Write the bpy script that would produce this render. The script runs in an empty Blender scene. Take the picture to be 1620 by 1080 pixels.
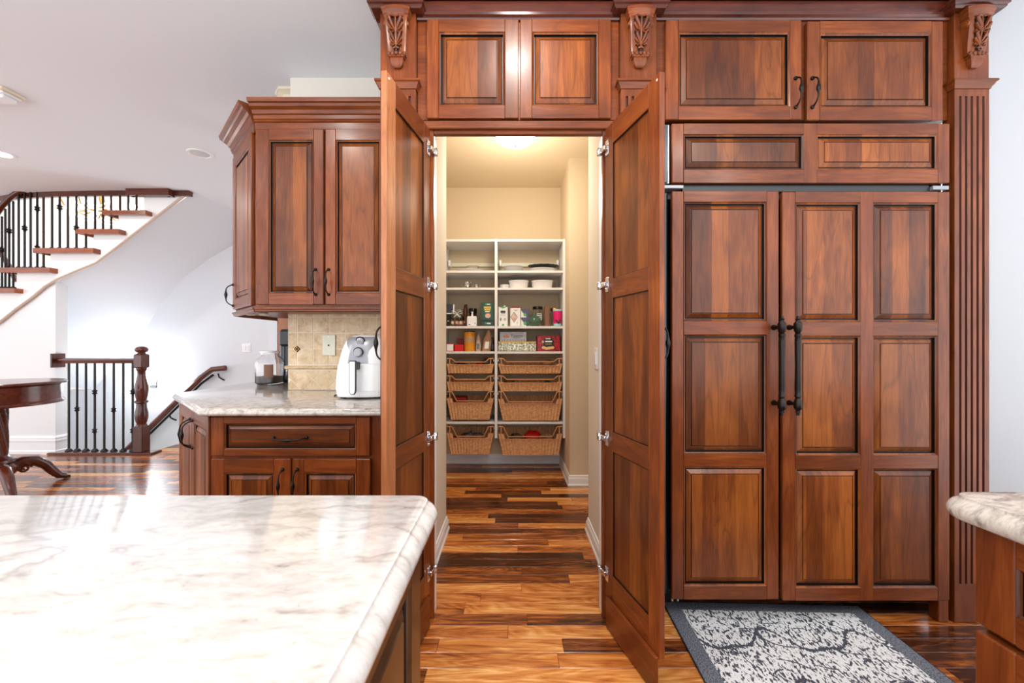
import bpy, bmesh, math, random
from mathutils import Matrix, Vector
random.seed(7)
SC = bpy.context.scene
COL = SC.collection
PI = math.pi
def R(d): return math.radians(d)
def srgb(r, g, b, a=1.0):
    f = lambda c: (c/255/12.92) if c/255 <= 0.04045 else ((c/255+0.055)/1.055)**2.4
    return (f(r), f(g), f(b), a)

# ---------------------------------------------------------------- camera, world, light, exposure
# survey of the photograph: level camera 1.20 m above the floor, focal length 640 px in a 1620 px wide frame
FPX, VX, VY, EYE = 640.0, 811.0, 545.0, 1.20
def X(px, Y): return (px-VX)*Y/FPX
def Z(py, Y): return EYE-(py-VY)*Y/FPX
cam = bpy.data.cameras.new('camera'); cam_o = bpy.data.objects.new('camera', cam); COL.objects.link(cam_o)
cam_o.location = (0, 0, EYE); cam_o.rotation_euler = (PI/2, 0, 0)
cam.sensor_width = 36.0; cam.lens = 36.0*FPX/1620.0
cam.shift_x = -(VX-810)/1620.0; cam.shift_y = (VY-540)/1620.0
cam.clip_start = 0.02; cam.clip_end = 100
cam.dof.use_dof = True; cam.dof.focus_distance = 2.0; cam.dof.aperture_fstop = 5.0
SC.camera = cam_o
w = bpy.data.worlds.new('world'); SC.world = w; w.use_nodes = True
w.node_tree.nodes['Background'].inputs[0].default_value = (0.93, 0.965, 1.0, 1)
w.node_tree.nodes['Background'].inputs[1].default_value = 2.1
SC.view_settings.view_transform = 'Standard'; SC.view_settings.look = 'None'
SC.view_settings.gamma = 1.0; SC.view_settings.use_curve_mapping = False
SC.view_settings.exposure = 0.42
CEIL = 2.88
CAN_POWER = 9.0
PANTRY_POWER = 17.0

# ---------------------------------------------------------------- mesh helpers
WM = {}
def xf(o):
    return WM.get(o.name, Matrix())
def thing(name, label, cat, loc=(0,0,0), rotz=0.0, group=None, kind=None):
    o = bpy.data.objects.new(name, None); COL.objects.link(o)
    o.empty_display_size = 0.05
    o.location = loc; o.rotation_euler = (0, 0, rotz)
    if label: o['label'] = label
    if cat: o['category'] = cat
    if group: o['group'] = group
    if kind: o['kind'] = kind
    WM[o.name] = Matrix.Translation(Vector(loc)) @ Matrix.Rotation(rotz, 4, 'Z')
    return o
def tag(o, label=None, cat=None, group=None, kind=None):
    if label: o['label'] = label
    if cat: o['category'] = cat
    if group: o['group'] = group
    if kind: o['kind'] = kind
    return o
def link(name, me, parent=None):
    o = bpy.data.objects.new(name, me); COL.objects.link(o)
    if parent is not None:
        o.parent = parent
        WM[o.name] = xf(parent)
    return o
def cap_name(n): return n

class MB:
    """collects geometry; build() links it as ONE mesh object"""
    def __init__(s, M=None):
        s.v = []; s.f = []; s.m = []; s.M = M or Matrix()
    def add(s, vs, fs, mi=0):
        o = len(s.v)
        s.v += [s.M @ Vector(p) for p in vs]
        for q in fs:
            s.f.append([i+o for i in q]); s.m.append(mi)
        return s
    def box(s, x0, x1, y0, y1, z0, z1, mi=0, c=0.0):
        if x0 > x1: x0, x1 = x1, x0
        if y0 > y1: y0, y1 = y1, y0
        if z0 > z1: z0, z1 = z1, z0
        c = min(c, (x1-x0)*.45, (y1-y0)*.45, (z1-z0)*.45)
        if c <= 0:
            vs = [(x,y,z) for x in (x0,x1) for y in (y0,y1) for z in (z0,z1)]
            fs = [(0,1,3,2),(4,6,7,5),(0,4,5,1),(2,3,7,6),(0,2,6,4),(1,5,7,3)]
            return s.add(vs, fs, mi)
        lo, hi = (x0,y0,z0), (x1,y1,z1)
        vs = []; idx = {}
        for ax in range(3):
            for sx in (0,1):
                for sy in (0,1):
                    for sz in (0,1):
                        sg = (sx,sy,sz); p = []
                        for k in range(3):
                            b = hi[k] if sg[k] else lo[k]
                            if k != ax: b += -c if sg[k] else c
                            p.append(b)
                        idx[(ax,)+sg] = len(vs); vs.append(p)
        fs = []
        for ax in range(3):
            a, b = [k for k in range(3) if k != ax]
            for sd in (0,1):
                q = []
                for (u,t) in ((0,0),(1,0),(1,1),(0,1)):
                    sg = [0,0,0]; sg[ax] = sd; sg[a] = u; sg[b] = t
                    q.append(idx[(ax,)+tuple(sg)])
                fs.append(q)
            for (u,t) in ((0,0),(1,0),(1,1),(0,1)):
                q = []
                for (e, k) in ((0,a),(1,a),(1,b),(0,b)):
                    sg = [0,0,0]; sg[ax] = e; sg[a] = u; sg[b] = t
                    q.append(idx[(k,)+tuple(sg)])
                fs.append(q)
        for sx in (0,1):
            for sy in (0,1):
                for sz in (0,1):
                    fs.append([idx[(k,sx,sy,sz)] for k in range(3)])
        return s.add(vs, fs, mi)
    def loft(s, rings, mi=0, cap0=True, cap1=True, closed=True):
        n = len(rings[0]); vs = [p for r in rings for p in r]; fs = []
        for i in range(len(rings)-1):
            for j in range(n if closed else n-1):
                a = i*n+j; b = i*n+(j+1) % n
                fs.append((a, b, b+n, a+n))
        if cap0 and closed: fs.append(list(range(n)))
        if cap1 and closed: fs.append([(len(rings)-1)*n+k for k in range(n)])
        return s.add(vs, fs, mi)
    def prism(s, poly, a0, a1, axis='z', mi=0):
        def mk(p, a):
            return {'z': (p[0],p[1],a), 'y': (p[0],a,p[1]), 'x': (a,p[0],p[1])}[axis]
        return s.loft([[mk(p,a0) for p in poly], [mk(p,a1) for p in poly]], mi)
    def lathe(s, prof, n=20, cx=0, cy=0, cz=0, mi=0, ax='z', sx=1.0, sy=1.0):
        rings = []
        for (r, h) in prof:
            ring = []
            for k in range(n):
                a = 2*PI*k/n; u, t = r*math.cos(a)*sx, r*math.sin(a)*sy
                ring.append({'z': (cx+u,cy+t,cz+h), 'y': (cx+u,cy+h,cz+t), 'x': (cx+h,cy+u,cz+t)}[ax])
            rings.append(ring)
        return s.loft(rings, mi)
    def tube(s, pts, r, n=8, mi=0, flat=1.0, up=(0,0,1), closed=False):
        pts = [Vector(p) for p in pts]; m = len(pts); rings = []
        up = Vector(up)
        for i, p in enumerate(pts):
            if closed: d = pts[(i+1) % m]-pts[i-1]
            else: d = pts[min(i+1,m-1)]-pts[max(i-1,0)]
            d.normalize()
            a = d.cross(up)
            if a.length < 1e-4: a = d.cross(Vector((1,0,0)))
            if a.length < 1e-4: a = d.cross(Vector((0,1,0)))
            a.normalize(); b = d.cross(a)
            rr = r[i] if isinstance(r, (list, tuple)) else r
            rings.append([tuple(p+a*rr*math.cos(2*PI*k/n)+b*rr*flat*math.sin(2*PI*k/n)) for k in range(n)])
        if closed: rings.append(rings[0])
        return s.loft(rings, mi, cap0=not closed, cap1=not closed)
    def sweep(s, path, prof, mi=0, z0=0.0, side=1):
        """moulding: prof [(out, z)] carried along an open plan polyline with mitred corners"""
        m = len(path); P = [Vector(p) for p in path]; rings = []
        for i in range(m):
            ns = []
            if i > 0: d = (P[i]-P[i-1]).normalized(); ns.append(Vector((d.y,-d.x))*side)
            if i < m-1: d = (P[i+1]-P[i]).normalized(); ns.append(Vector((d.y,-d.x))*side)
            nn = sum(ns, Vector((0,0))); nn.normalize(); k = 1/max(.2, nn.dot(ns[0]))
            rings.append([(P[i].x+nn.x*k*o, P[i].y+nn.y*k*o, z0+h) for (o, h) in prof])
        return s.loft(rings, mi)
    def build(s, name, mats, parent=None, smooth=None, world=True, bevel=None):
        me = bpy.data.meshes.new(name)
        inv = xf(parent).inverted() if (parent is not None and world) else None
        vs = [inv @ p for p in s.v] if inv else s.v
        bm = bmesh.new()
        bv = [bm.verts.new(p) for p in vs]
        for q, mi in zip(s.f, s.m):
            if len(set(q)) < 3: continue
            try:
                fc = bm.faces.new([bv[i] for i in q]); fc.material_index = mi
            except ValueError: pass
        bmesh.ops.remove_doubles(bm, verts=bm.verts, dist=1e-6)
        bmesh.ops.recalc_face_normals(bm, faces=bm.faces)
        if bevel:
            es = [e for e in bm.edges if len(e.link_faces) == 2 and e.calc_face_angle(0) > R(30)]
            bmesh.ops.bevel(bm, geom=es, offset=bevel, segments=2, affect='EDGES', profile=.5)
        bm.to_mesh(me); bm.free()
        for mt in (mats if isinstance(mats, (list, tuple)) else [mats]):
            me.materials.append(MATS[mt] if isinstance(mt, str) else mt)
        if smooth is not None:
            me.shade_smooth(); me.set_sharp_from_angle(angle=R(smooth))
        return link(name, me, parent)

def inset(poly, d):
    n = len(poly); out = []
    ar = sum(poly[i][0]*poly[(i+1) % n][1]-poly[(i+1) % n][0]*poly[i][1] for i in range(n))
    sg = 1 if ar > 0 else -1
    for i in range(n):
        p0, p1, p2 = Vector(poly[i-1]), Vector(poly[i]), Vector(poly[(i+1) % n])
        a = (p1-p0).normalized(); b = (p2-p1).normalized()
        n1 = Vector((-a.y, a.x))*sg; n2 = Vector((-b.y, b.x))*sg
        nn = (n1+n2)
        if nn.length < 1e-6: nn = n1.copy()
        nn.normalize(); k = min(3, 1/max(.2, nn.dot(n1)))
        out.append((p1.x+nn.x*k*d, p1.y+nn.y*k*d))
    return out
def rounded(poly, rad, seg=5):
    out = []; n = len(poly)
    for i in range(n):
        r = rad[i] if isinstance(rad, (list, tuple)) else rad
        p0, p1, p2 = Vector(poly[i-1]), Vector(poly[i]), Vector(poly[(i+1) % n])
        if r <= 0: out.append(tuple(p1)); continue
        a = (p0-p1).normalized(); b = (p2-p1).normalized()
        ang = a.angle(b); t = r/math.tan(ang/2)
        c = p1+(a+b).normalized()*(r/math.sin(ang/2))
        s0 = p1+a*t-c; s1 = p1+b*t-c
        th0 = math.atan2(s0.y, s0.x); d = math.atan2(s1.y, s1.x)-th0
        while d > PI: d -= 2*PI
        while d < -PI: d += 2*PI
        for k in range(seg+1):
            th = th0+d*k/seg; out.append((c.x+r*math.cos(th), c.y+r*math.sin(th)))
    return out
def slab(mb, poly, rings, mi=0):
    """rings [(inset, z)] bottom to top: stone tops and pads with shaped edges"""
    mb.loft([[(p[0], p[1], z) for p in inset(poly, d)] for d, z in rings], mi)
def dup(root, loc, rotz=None):
    r = root.copy(); COL.objects.link(r); r.location = loc
    if rotz is not None: r.rotation_euler = (0, 0, rotz)
    for ch in list(root.children):
        c = ch.copy(); COL.objects.link(c); c.parent = r
        for g in list(ch.children):
            d = g.copy(); COL.objects.link(d); d.parent = c
    return r
def text(body, size, M, m, parent, name='lettering'):
    cu = bpy.data.curves.new('t', 'FONT'); cu.body = body; cu.size = size
    cu.align_x = 'CENTER'; cu.align_y = 'CENTER'; cu.extrude = .0004; cu.resolution_u = 2
    t = bpy.data.objects.new('t', cu)
    me = bpy.data.meshes.new_from_object(t)
    bpy.data.objects.remove(t); bpy.data.curves.remove(cu)
    me.transform(xf(parent).inverted() @ M)
    me.materials.clear(); me.materials.append(MATS[m]); me.name = name
    return link(name, me, parent)

# ---------------------------------------------------------------- materials (all procedural)
MATS = {}
class NT:
    def __init__(s, name):
        m = bpy.data.materials.new(name); m.use_nodes = True; MATS[name] = m
        s.m = m; s.t = m.node_tree; s.b = s.t.nodes['Principled BSDF']
    def n(s, ty, **kw):
        nd = s.t.nodes.new('ShaderNode'+ty)
        for k, v in kw.items():
            if k.startswith('i_'):
                key = k[2:]; key = int(key) if key.isdigit() else key.replace('_', ' ')
                if hasattr(v, 'is_output') or isinstance(v, bpy.types.NodeSocket): s.t.links.new(v, nd.inputs[key])
                else: nd.inputs[key].default_value = v
            else: setattr(nd, k, v)
        return nd
    def math(s, op, a, b=0.0, c=0.0):
        nd = s.n('Math', operation=op)
        for i, v in enumerate((a, b, c)):
            if isinstance(v, bpy.types.NodeSocket): s.t.links.new(v, nd.inputs[i])
            else: nd.inputs[i].default_value = v
        return nd.outputs[0]
    def vmath(s, op, a, b=(0,0,0), sc=None):
        nd = s.n('VectorMath', operation=op)
        for i, v in enumerate((a, b)):
            if isinstance(v, bpy.types.NodeSocket): s.t.links.new(v, nd.inputs[i])
            else: nd.inputs[i].default_value = v
        if sc is not None:
            if isinstance(sc, bpy.types.NodeSocket): s.t.links.new(sc, nd.inputs['Scale'])
            else: nd.inputs['Scale'].default_value = sc
        return nd.outputs[0]
    def ramp(s, fac, stops, interp='LINEAR'):
        nd = s.n('ValToRGB'); cr = nd.color_ramp; cr.interpolation = interp
        while len(cr.elements) < len(stops): cr.elements.new(0.5)
        for e, (p, c) in zip(cr.elements, stops): e.position = p; e.color = c
        s.t.links.new(fac, nd.inputs[0]); return nd.outputs[0]
    def mix(s, fac, a, b, mode='MIX'):
        nd = s.n('Mix', data_type='RGBA', blend_type=mode)
        for k, v in ((0, fac), (6, a), (7, b)):
            if isinstance(v, bpy.types.NodeSocket): s.t.links.new(v, nd.inputs[k])
            else: nd.inputs[k].default_value = v
        return nd.outputs[2]
    def noise(s, vec, scale=1.0, detail=3.0, rough=.5, dist=0.0):
        return s.n('TexNoise', i_Vector=vec, i_Scale=scale, i_Detail=detail, i_Roughness=rough, i_Distortion=dist).outputs[0]
    def coord(s): return s.n('TexCoord').outputs['Object']
    def rand(s):
        a = s.n('NewGeometry').outputs['Random Per Island']; b = s.n('ObjectInfo').outputs['Random']
        return s.math('FRACT', s.math('ADD', s.math('MULTIPLY', a, 7.31), s.math('MULTIPLY', b, 13.7)))
    def col(s, c): s.t.links.new(c, s.b.inputs['Base Color'])
    def set(s, **kw):
        for k, v in kw.items():
            key = k.replace('_', ' ')
            if isinstance(v, bpy.types.NodeSocket): s.t.links.new(v, s.b.inputs[key])
            else: s.b.inputs[key].default_value = v
        return s
    def bump(s, h, strength=.3, dist=.002):
        nd = s.n('Bump', i_Strength=strength, i_Distance=dist, i_Height=h)
        s.t.links.new(nd.outputs[0], s.b.inputs['Normal'])

def plain(name, c, rough=.5, metal=0.0, **kw):
    s = NT(name); s.set(Base_Color=c, Roughness=rough, Metallic=metal, **kw); return s
def speck(name, c1, c2, scale=40, rough=.5, metal=0, detail=3):
    s = NT(name); s.col(s.ramp(s.noise(s.coord(), scale, detail), [(.35, c1), (.65, c2)])); s.set(Roughness=rough, Metallic=metal); return s

def wood(name, axis, stops, boards=0.0, rough=.34, coat=.12, var=.35, coarse=1.0):
    s = NT(name); r = s.rand(); co = s.coord()
    off = s.n('CombineXYZ', i_0=s.math('MULTIPLY', r, 37.0), i_1=s.math('MULTIPLY', r, 91.0), i_2=s.math('MULTIPLY', r, 53.0)).outputs[0]
    v = s.vmath('ADD', co, off)
    def sc(ac, al): return {'z': (ac, ac, al), 'x': (al, ac, ac), 'y': (ac, al, ac)}[axis]
    g = s.noise(s.vmath('MULTIPLY', v, sc(22*coarse, 2.4*coarse)), 1, 6, .6, 1.2)
    f = s.noise(s.vmath('MULTIPLY', v, sc(330, 14)), 1, 3, .6, .3)
    bl = s.noise(s.vmath('MULTIPLY', v, sc(7, 4)), 1, 2, .5, .5)
    # cathedral lines: thin dark bands where the slow noise crosses fixed levels
    ln = s.math('PINGPONG', s.math('MULTIPLY', s.noise(s.vmath('MULTIPLY', v, sc(9*coarse, .9*coarse)), 1, 1.5, .5, .6), 9.0), .5)
    ln = s.math('MULTIPLY', s.math('SMOOTH_MIN', ln, .12, .05), 8.0)
    fac = s.math('ADD', s.math('MULTIPLY', g, .42), s.math('ADD', s.math('MULTIPLY', f, .26), s.math('MULTIPLY', bl, .32)))
    if boards:
        ax = s.n('SeparateXYZ', i_0=co).outputs[0 if axis != 'x' else 2]
        bi = s.math('FLOOR', s.math('MULTIPLY', s.math('ADD', ax, s.math('MULTIPLY', r, 3.0)), 14.0))
        wn = s.n('TexWhiteNoise', noise_dimensions='2D', i_Vector=s.n('CombineXYZ', i_0=bi, i_1=s.math('MULTIPLY', r, 20)).outputs[0]).outputs[0]
        fac = s.math('ADD', fac, s.math('MULTIPLY', s.math('SUBTRACT', wn, .5), boards))
    c = s.ramp(fac, stops)
    c = s.mix(s.math('MULTIPLY', s.math('SUBTRACT', 1.0, s.math('MINIMUM', ln, 1.0)), .35), c, stops[0][1])
    c = s.mix(1.0, c, s.n('CombineColor', i_0=s.math('ADD', 1-var/2, s.math('MULTIPLY', r, var)), i_1=s.math('ADD', 1-var/2, s.math('MULTIPLY', r, var*.9)), i_2=s.math('ADD', 1-var/2, s.math('MULTIPLY', r, var*.8))).outputs[0], 'MULTIPLY')
    s.col(c); s.set(Roughness=rough, Coat_Weight=coat, Coat_Roughness=.18, Specular_IOR_Level=.35)
    s.bump(f, .05, .001)
    return s
CH = [(.25, srgb(58, 24, 7)), (.48, srgb(110, 54, 18)), (.72, srgb(158, 88, 34))]
CHF = [(.27, srgb(66, 27, 9)), (.5, srgb(116, 55, 20)), (.73, srgb(158, 86, 35))]
for a in 'xyz':
    wood('cherry_'+a, a, CHF)
    wood('mahogany_'+a, a, [(.3, srgb(48, 18, 12)), (.55, srgb(92, 40, 26)), (.8, srgb(130, 66, 44))], rough=.22, coat=.6)
    wood('oak_trim_'+a, a, [(.3, srgb(110, 54, 32)), (.55, srgb(150, 82, 52)), (.8, srgb(176, 106, 72))], rough=.3)
wood('cherry_panel', 'z', CH, boards=.26)
wood('cherry_panel_x', 'x', CH, boards=.2)
wood('cherry_raw', 'z', [(.25, srgb(128, 74, 42)), (.5, srgb(172, 108, 68)), (.75, srgb(204, 146, 102))], rough=.35, coat=.15)
wood('umber_x', 'y', [(.25, srgb(40, 24, 14)), (.5, srgb(64, 40, 24)), (.75, srgb(92, 60, 37))], rough=.3)
wood('umber_z', 'z', [(.25, srgb(40, 24, 14)), (.5, srgb(64, 40, 24)), (.75, srgb(92, 60, 37))], rough=.3)
plain('glaze', srgb(20, 9, 6), .4)
plain('glaze_mid', srgb(74, 34, 20), .35, Coat_Weight=.3)
plain('black_glaze', srgb(16, 14, 14), .3)

def floorwood(name, obj_random):
    s = NT(name); r = s.rand(); co = s.coord()
    off = s.n('CombineXYZ', i_0=s.math('MULTIPLY', r, 61.0), i_1=s.math('MULTIPLY', r, 23.0), i_2=r).outputs[0]
    v = s.vmath('ADD', co, off)
    g = s.noise(s.vmath('MULTIPLY', v, (2.2, 24, 1)), 1, 6, .65, 2.2)
    st = s.noise(s.vmath('MULTIPLY', v, (.9, 9, 1)), 1, 1, .5, .8)
    f = s.noise(s.vmath('MULTIPLY', v, (9, 260, 1)), 1, 2, .6, .3)
    ring = s.math('PINGPONG', s.math('MULTIPLY', s.noise(s.vmath('MULTIPLY', v, (1.6, 9, 1)), 1, 1, .5, .7), 12.0), .5)
    fac = s.math('ADD', s.math('MULTIPLY', s.math('SUBTRACT', g, .2), .72), s.math('MULTIPLY', f, .14))
    fac = s.math('ADD', fac, s.math('MULTIPLY', st, .32))
    fac = s.math('ADD', fac, s.math('MULTIPLY', ring, .2))
    r2 = s.math('FRACT', s.math('MULTIPLY', r, 17.3))
    fac = s.math('ADD', fac, s.math('MULTIPLY', s.math('SUBTRACT', r2, .5), .44))
    c = s.ramp(fac, [(.26, srgb(60, 28, 11)), (.40, srgb(118, 60, 24)), (.52, srgb(176, 98, 40)), (.65, srgb(212, 136, 66)), (.82, srgb(242, 190, 120))])
    s.col(c); s.set(Roughness=.26, Coat_Weight=.25, Coat_Roughness=.12); s.bump(f, .04, .001)
floorwood('floor_plank', True)
plain('floor_gap', srgb(46, 24, 13), .7)

def granite(name, warm, scale=1.0, grey=False):
    s = NT(name); co = s.vmath('MULTIPLY', s.coord(), (scale, scale, scale))
    wv = s.vmath('ADD', co, s.vmath('SCALE', s.n('TexNoise', i_Vector=co, i_Scale=5.0, i_Detail=3.0).outputs[1], sc=.07))
    rot = s.n('Mapping', i_Vector=wv, i_Rotation=(0, 0, R(-38)), i_Scale=(1.0, 2.7, 1.0)).outputs[0]
    a = s.noise(rot, 9, 8, .68, .4); b = s.noise(rot, 24, 6, .7, .4); d = s.noise(co, 120, 3, .6)
    base = s.ramp(a, [(.28, srgb(148, 138, 130)), (.40, srgb(200, 195, 190)), (.56, srgb(218, 215, 212)), (.76, srgb(190, 172, 156))])
    if grey: base = s.ramp(a, [(.3, srgb(104, 96, 92)), (.42, srgb(170, 162, 154)), (.56, srgb(206, 199, 190)), (.72, srgb(172, 154, 138))])
    tan = s.ramp(b, [(.5, (0,0,0,1)), (.72, (1,1,1,1))])
    c = s.mix(s.math('MULTIPLY', tan, .5), base, srgb(*warm))
    vein = s.math('ABSOLUTE', s.math('SUBTRACT', s.noise(rot, 1.7, 5, .55, .25), .5))
    vm = s.ramp(vein, [(.0, (1,1,1,1)), (.012, (.4,.4,.4,1)), (.035, (0,0,0,1))])
    gate = s.ramp(s.noise(co, 2.2, 2), [(.5, (0,0,0,1)), (.62, (1,1,1,1))])
    c = s.mix(s.math('MULTIPLY', s.math('MULTIPLY', vm, gate), .6), c, srgb(128, 116, 108))
    sp = s.ramp(d, [(.66, (0,0,0,1)), (.74, (1,1,1,1))])
    c = s.mix(s.math('MULTIPLY', sp, .35), c, srgb(110, 92, 78))
    s.col(c); s.set(Roughness=.14, Coat_Weight=.4, Coat_Roughness=.06)
granite('granite_island', (178, 156, 138), 1.3)
granite('granite_counter', (132, 108, 88), 2.4, True)

def wall(name, c, rough=.75):
    s = NT(name); n = s.noise(s.coord(), 90, 3); s.set(Base_Color=c, Roughness=rough); s.bump(n, .08, .001)
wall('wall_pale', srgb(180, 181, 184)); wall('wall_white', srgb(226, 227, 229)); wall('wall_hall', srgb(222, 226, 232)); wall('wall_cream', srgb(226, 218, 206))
wall('wall_pantry', srgb(218, 200, 170)); wall('wall_peach', srgb(236, 220, 208)); wall('ceiling_paint', srgb(232, 237, 244))
wall('return_cream', srgb(222, 210, 194)); wall('stringer_white', srgb(238, 238, 238), .5)
plain('trim_white', srgb(236, 236, 238), .35); plain('trim_taupe', srgb(206, 186, 172), .5); plain('trim_cream', srgb(226, 214, 190), .5)
plain('melamine', srgb(232, 230, 230), .35)
plain('iron', srgb(38, 34, 34), .42, .6); plain('bronze', srgb(44, 38, 35), .38, .75)
plain('steel', srgb(190, 192, 196), .25, 1.0); plain('chrome', srgb(220, 220, 224), .12, 1.0); plain('dark_steel', srgb(70, 72, 76), .3, 1.0)
plain('black_plastic', srgb(18, 18, 19), .3); plain('black_void', srgb(8, 8, 9), .8); plain('charcoal', srgb(46, 46, 48), .4)
plain('white_plastic', srgb(240, 241, 244), .22, Coat_Weight=.4); plain('silver_plastic', srgb(150, 152, 158), .3, .25)
plain('porcelain', srgb(238, 236, 236), .18, Coat_Weight=.5); plain('ivory_plastic', srgb(226, 224, 206), .4)
plain('brass', srgb(190, 140, 70), .3, 1.0); plain('copper', srgb(214, 150, 100), .45)
s = plain('glass', (1,1,1,1), .03, Transmission_Weight=1.0, IOR=1.45)
plain('green_glass', srgb(150, 196, 176), .04, Transmission_Weight=.85, IOR=1.45)
plain('smoke_glass', srgb(60, 52, 46), .06, Transmission_Weight=.5)
for nm, c in dict(red=(206,20,22), dark_red=(150,14,20), pink=(232,24,118), green=(70,170,70), dark_green=(28,84,64), deep_green=(36,64,56), orange=(232,130,30), yellow=(236,164,30),
                  purple=(84,76,110), white_paper=(236,236,234), tan_paper=(206,164,130), kraft=(132,88,62), aqua=(160,220,220), navy=(40,44,70), gold=(220,190,90),
                  pale_pink=(220,186,176), teal=(90,120,120), biscuit=(226,186,120), wicker_brown=(120,66,40), grey_card=(186,188,196), tin_gold=(168,160,130)).items():
    plain(nm, srgb(*c), .4)
speck('yellow_pattern', srgb(240, 168, 30), srgb(214, 132, 22), 160, .4); speck('tan_pattern', srgb(196, 160, 120), srgb(170, 128, 92), 140, .5)
speck('red_tartan', srgb(206, 14, 26), srgb(60, 8, 14), 70, .3); speck('tin_ornate', srgb(66, 62, 50), srgb(214, 206, 176), 60, .3, .6, 5)
speck('coffee_beans', srgb(26, 16, 12), srgb(70, 46, 34), 130, .5); speck('foil_bag', srgb(150, 144, 142), srgb(72, 66, 66), 22, .25, .3); speck('leaf_print', srgb(238, 236, 232), srgb(196, 214, 190), 30, .4)
speck('blush_bag', srgb(226, 196, 186), srgb(200, 160, 140), 30, .4); speck('kraft_bag', srgb(196, 152, 118), srgb(170, 124, 92), 22, .5)
speck('travertine', srgb(226, 202, 166), srgb(200, 170, 130), 16, .5, 0, 6)
s = NT('travertine_tile'); r = s.rand(); co = s.vmath('ADD', s.coord(), s.n('CombineXYZ', i_0=s.math('MULTIPLY', r, 31), i_1=0.0, i_2=s.math('MULTIPLY', r, 17)).outputs[0])
c = s.ramp(s.noise(co, 18, 6, .65, .5), [(.32, srgb(196, 162, 120)), (.5, srgb(222, 196, 158)), (.66, srgb(236, 216, 186))])
pit = s.ramp(s.noise(co, 60, 3, .6), [(.66, (0,0,0,1)), (.72, (1,1,1,1))])
c = s.mix(s.math('MULTIPLY', pit, .4), c, srgb(150, 116, 80))
c = s.mix(s.math('MULTIPLY', s.math('FRACT', s.math('MULTIPLY', r, 9.7)), .28), c, srgb(190, 156, 112)); s.col(c); s.set(Roughness=.4)
plain('grout', srgb(238, 226, 206), .8)
s = NT('wicker'); n = s.noise(s.vmath('MULTIPLY', s.coord(), (40, 40, 160)), 1, 3, .6); s.col(s.ramp(n, [(.3, srgb(190, 134, 88)), (.6, srgb(236, 184, 134))])); s.set(Roughness=.55)
# rug: ogee vines and leafy ikat flecks, slate on ivory, slate border
s = NT('rug_pile'); co = s.coord(); sep = s.n('SeparateXYZ', i_0=co); px, py = sep.outputs[0], sep.outputs[1]
jag = s.math('MULTIPLY', s.math('SUBTRACT', s.noise(s.vmath('MULTIPLY', co, (170, 60, 1)), 1, 1), .5), .030)
yy = s.math('ADD', py, jag); xx = s.math('ADD', px, s.math('MULTIPLY', s.math('SUBTRACT', s.noise(s.vmath('MULTIPLY', co, (40, 90, 1)), 1, 1), .5), .02))
def vine(ph, dx):
    a = s.math('ADD', yy, s.math('MULTIPLY', s.math('SINE', s.math('ADD', s.math('MULTIPLY', xx, 2*PI/.36), dx)), .055))
    a = s.math('ADD', a, s.math('MULTIPLY', s.math('SINE', s.math('ADD', s.math('MULTIPLY', xx, 4*PI/.36), dx+1.2)), .02))
    return s.math('PINGPONG', s.math('ADD', a, ph), .13)
l1 = s.math('LESS_THAN', vine(.0, 0.0), .0085)
fl = s.noise(s.vmath('MULTIPLY', co, (110, 50, 1)), 1, 2, .55, .6)
rg = s.noise(co, 9, 1)
fl = s.math('GREATER_THAN', s.math('ADD', fl, s.math('MULTIPLY', rg, .25)), .672)
ros = s.n('TexVoronoi', i_Vector=s.vmath('MULTIPLY', co, (5.6, 7.7, 1)), i_Scale=1.0).outputs['Distance']
ros = s.math('PINGPONG', s.math('ADD', s.math('MULTIPLY', ros, 1.0), jag), .17)
l2 = s.math('LESS_THAN', ros, .018)
l2 = s.math('MULTIPLY', l2, s.math('GREATER_THAN', s.noise(co, 26, 1), .5))
dk = s.math('MAXIMUM', l1, s.math('MAXIMUM', l2, fl))
bx = s.math('GREATER_THAN', s.math('ABSOLUTE', px), .375); by = s.math('GREATER_THAN', s.math('ABSOLUTE', py), .445)
bord = s.math('MAXIMUM', bx, by)
mot = s.noise(s.vmath('MULTIPLY', co, (260, 140, 1)), 1, 2)
ivory = s.ramp(mot, [(.3, srgb(214, 214, 214)), (.6, srgb(240, 240, 238))]); slate = s.ramp(mot, [(.3, srgb(42, 46, 56)), (.7, srgb(88, 92, 104))])
slate2 = s.ramp(mot, [(.32, srgb(52, 55, 64)), (.62, srgb(128, 132, 142))])
c = s.mix(dk, ivory, slate); c = s.mix(bord, c, slate2); s.col(c); s.set(Roughness=.95); s.bump(mot, .5, .003)
plain('rug_binding', srgb(34, 36, 42), .8)
def emit(name, c, st):
    s = NT(name); s.set(Base_Color=(1,1,1,1), Emission_Color=c, Emission_Strength=st)
emit('can_lens', (1.0, .95, .88, 1), 22.0); emit('dome_glow', (1.0, .95, .88, 1), 9.0); emit('sconce_glow', (.92, .96, 1.0, 1), 30.0); emit('crystal_glow', (1.0, .9, .8, 1), 1.6)
plain('can_off', srgb(206, 206, 208), .5)
# ---------------------------------------------------------------- the setting
def struct(name, mb, m, parent=None, label=None, cat=None, smooth=None):
    o = mb.build(name, m, parent, smooth)
    if parent is None: tag(o, label, cat, kind='structure')
    return o
def area(name, loc, power, size, color=(1, .95, .88), rot=(0, 0, 0), parent=None, shape='DISK'):
    l = bpy.data.lights.new(name, 'AREA'); l.shape = shape; l.size = size; l.energy = power; l.color = color
    o = bpy.data.objects.new(name, l); COL.objects.link(o); o.location = loc; o.rotation_euler = rot
    return o

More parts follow.
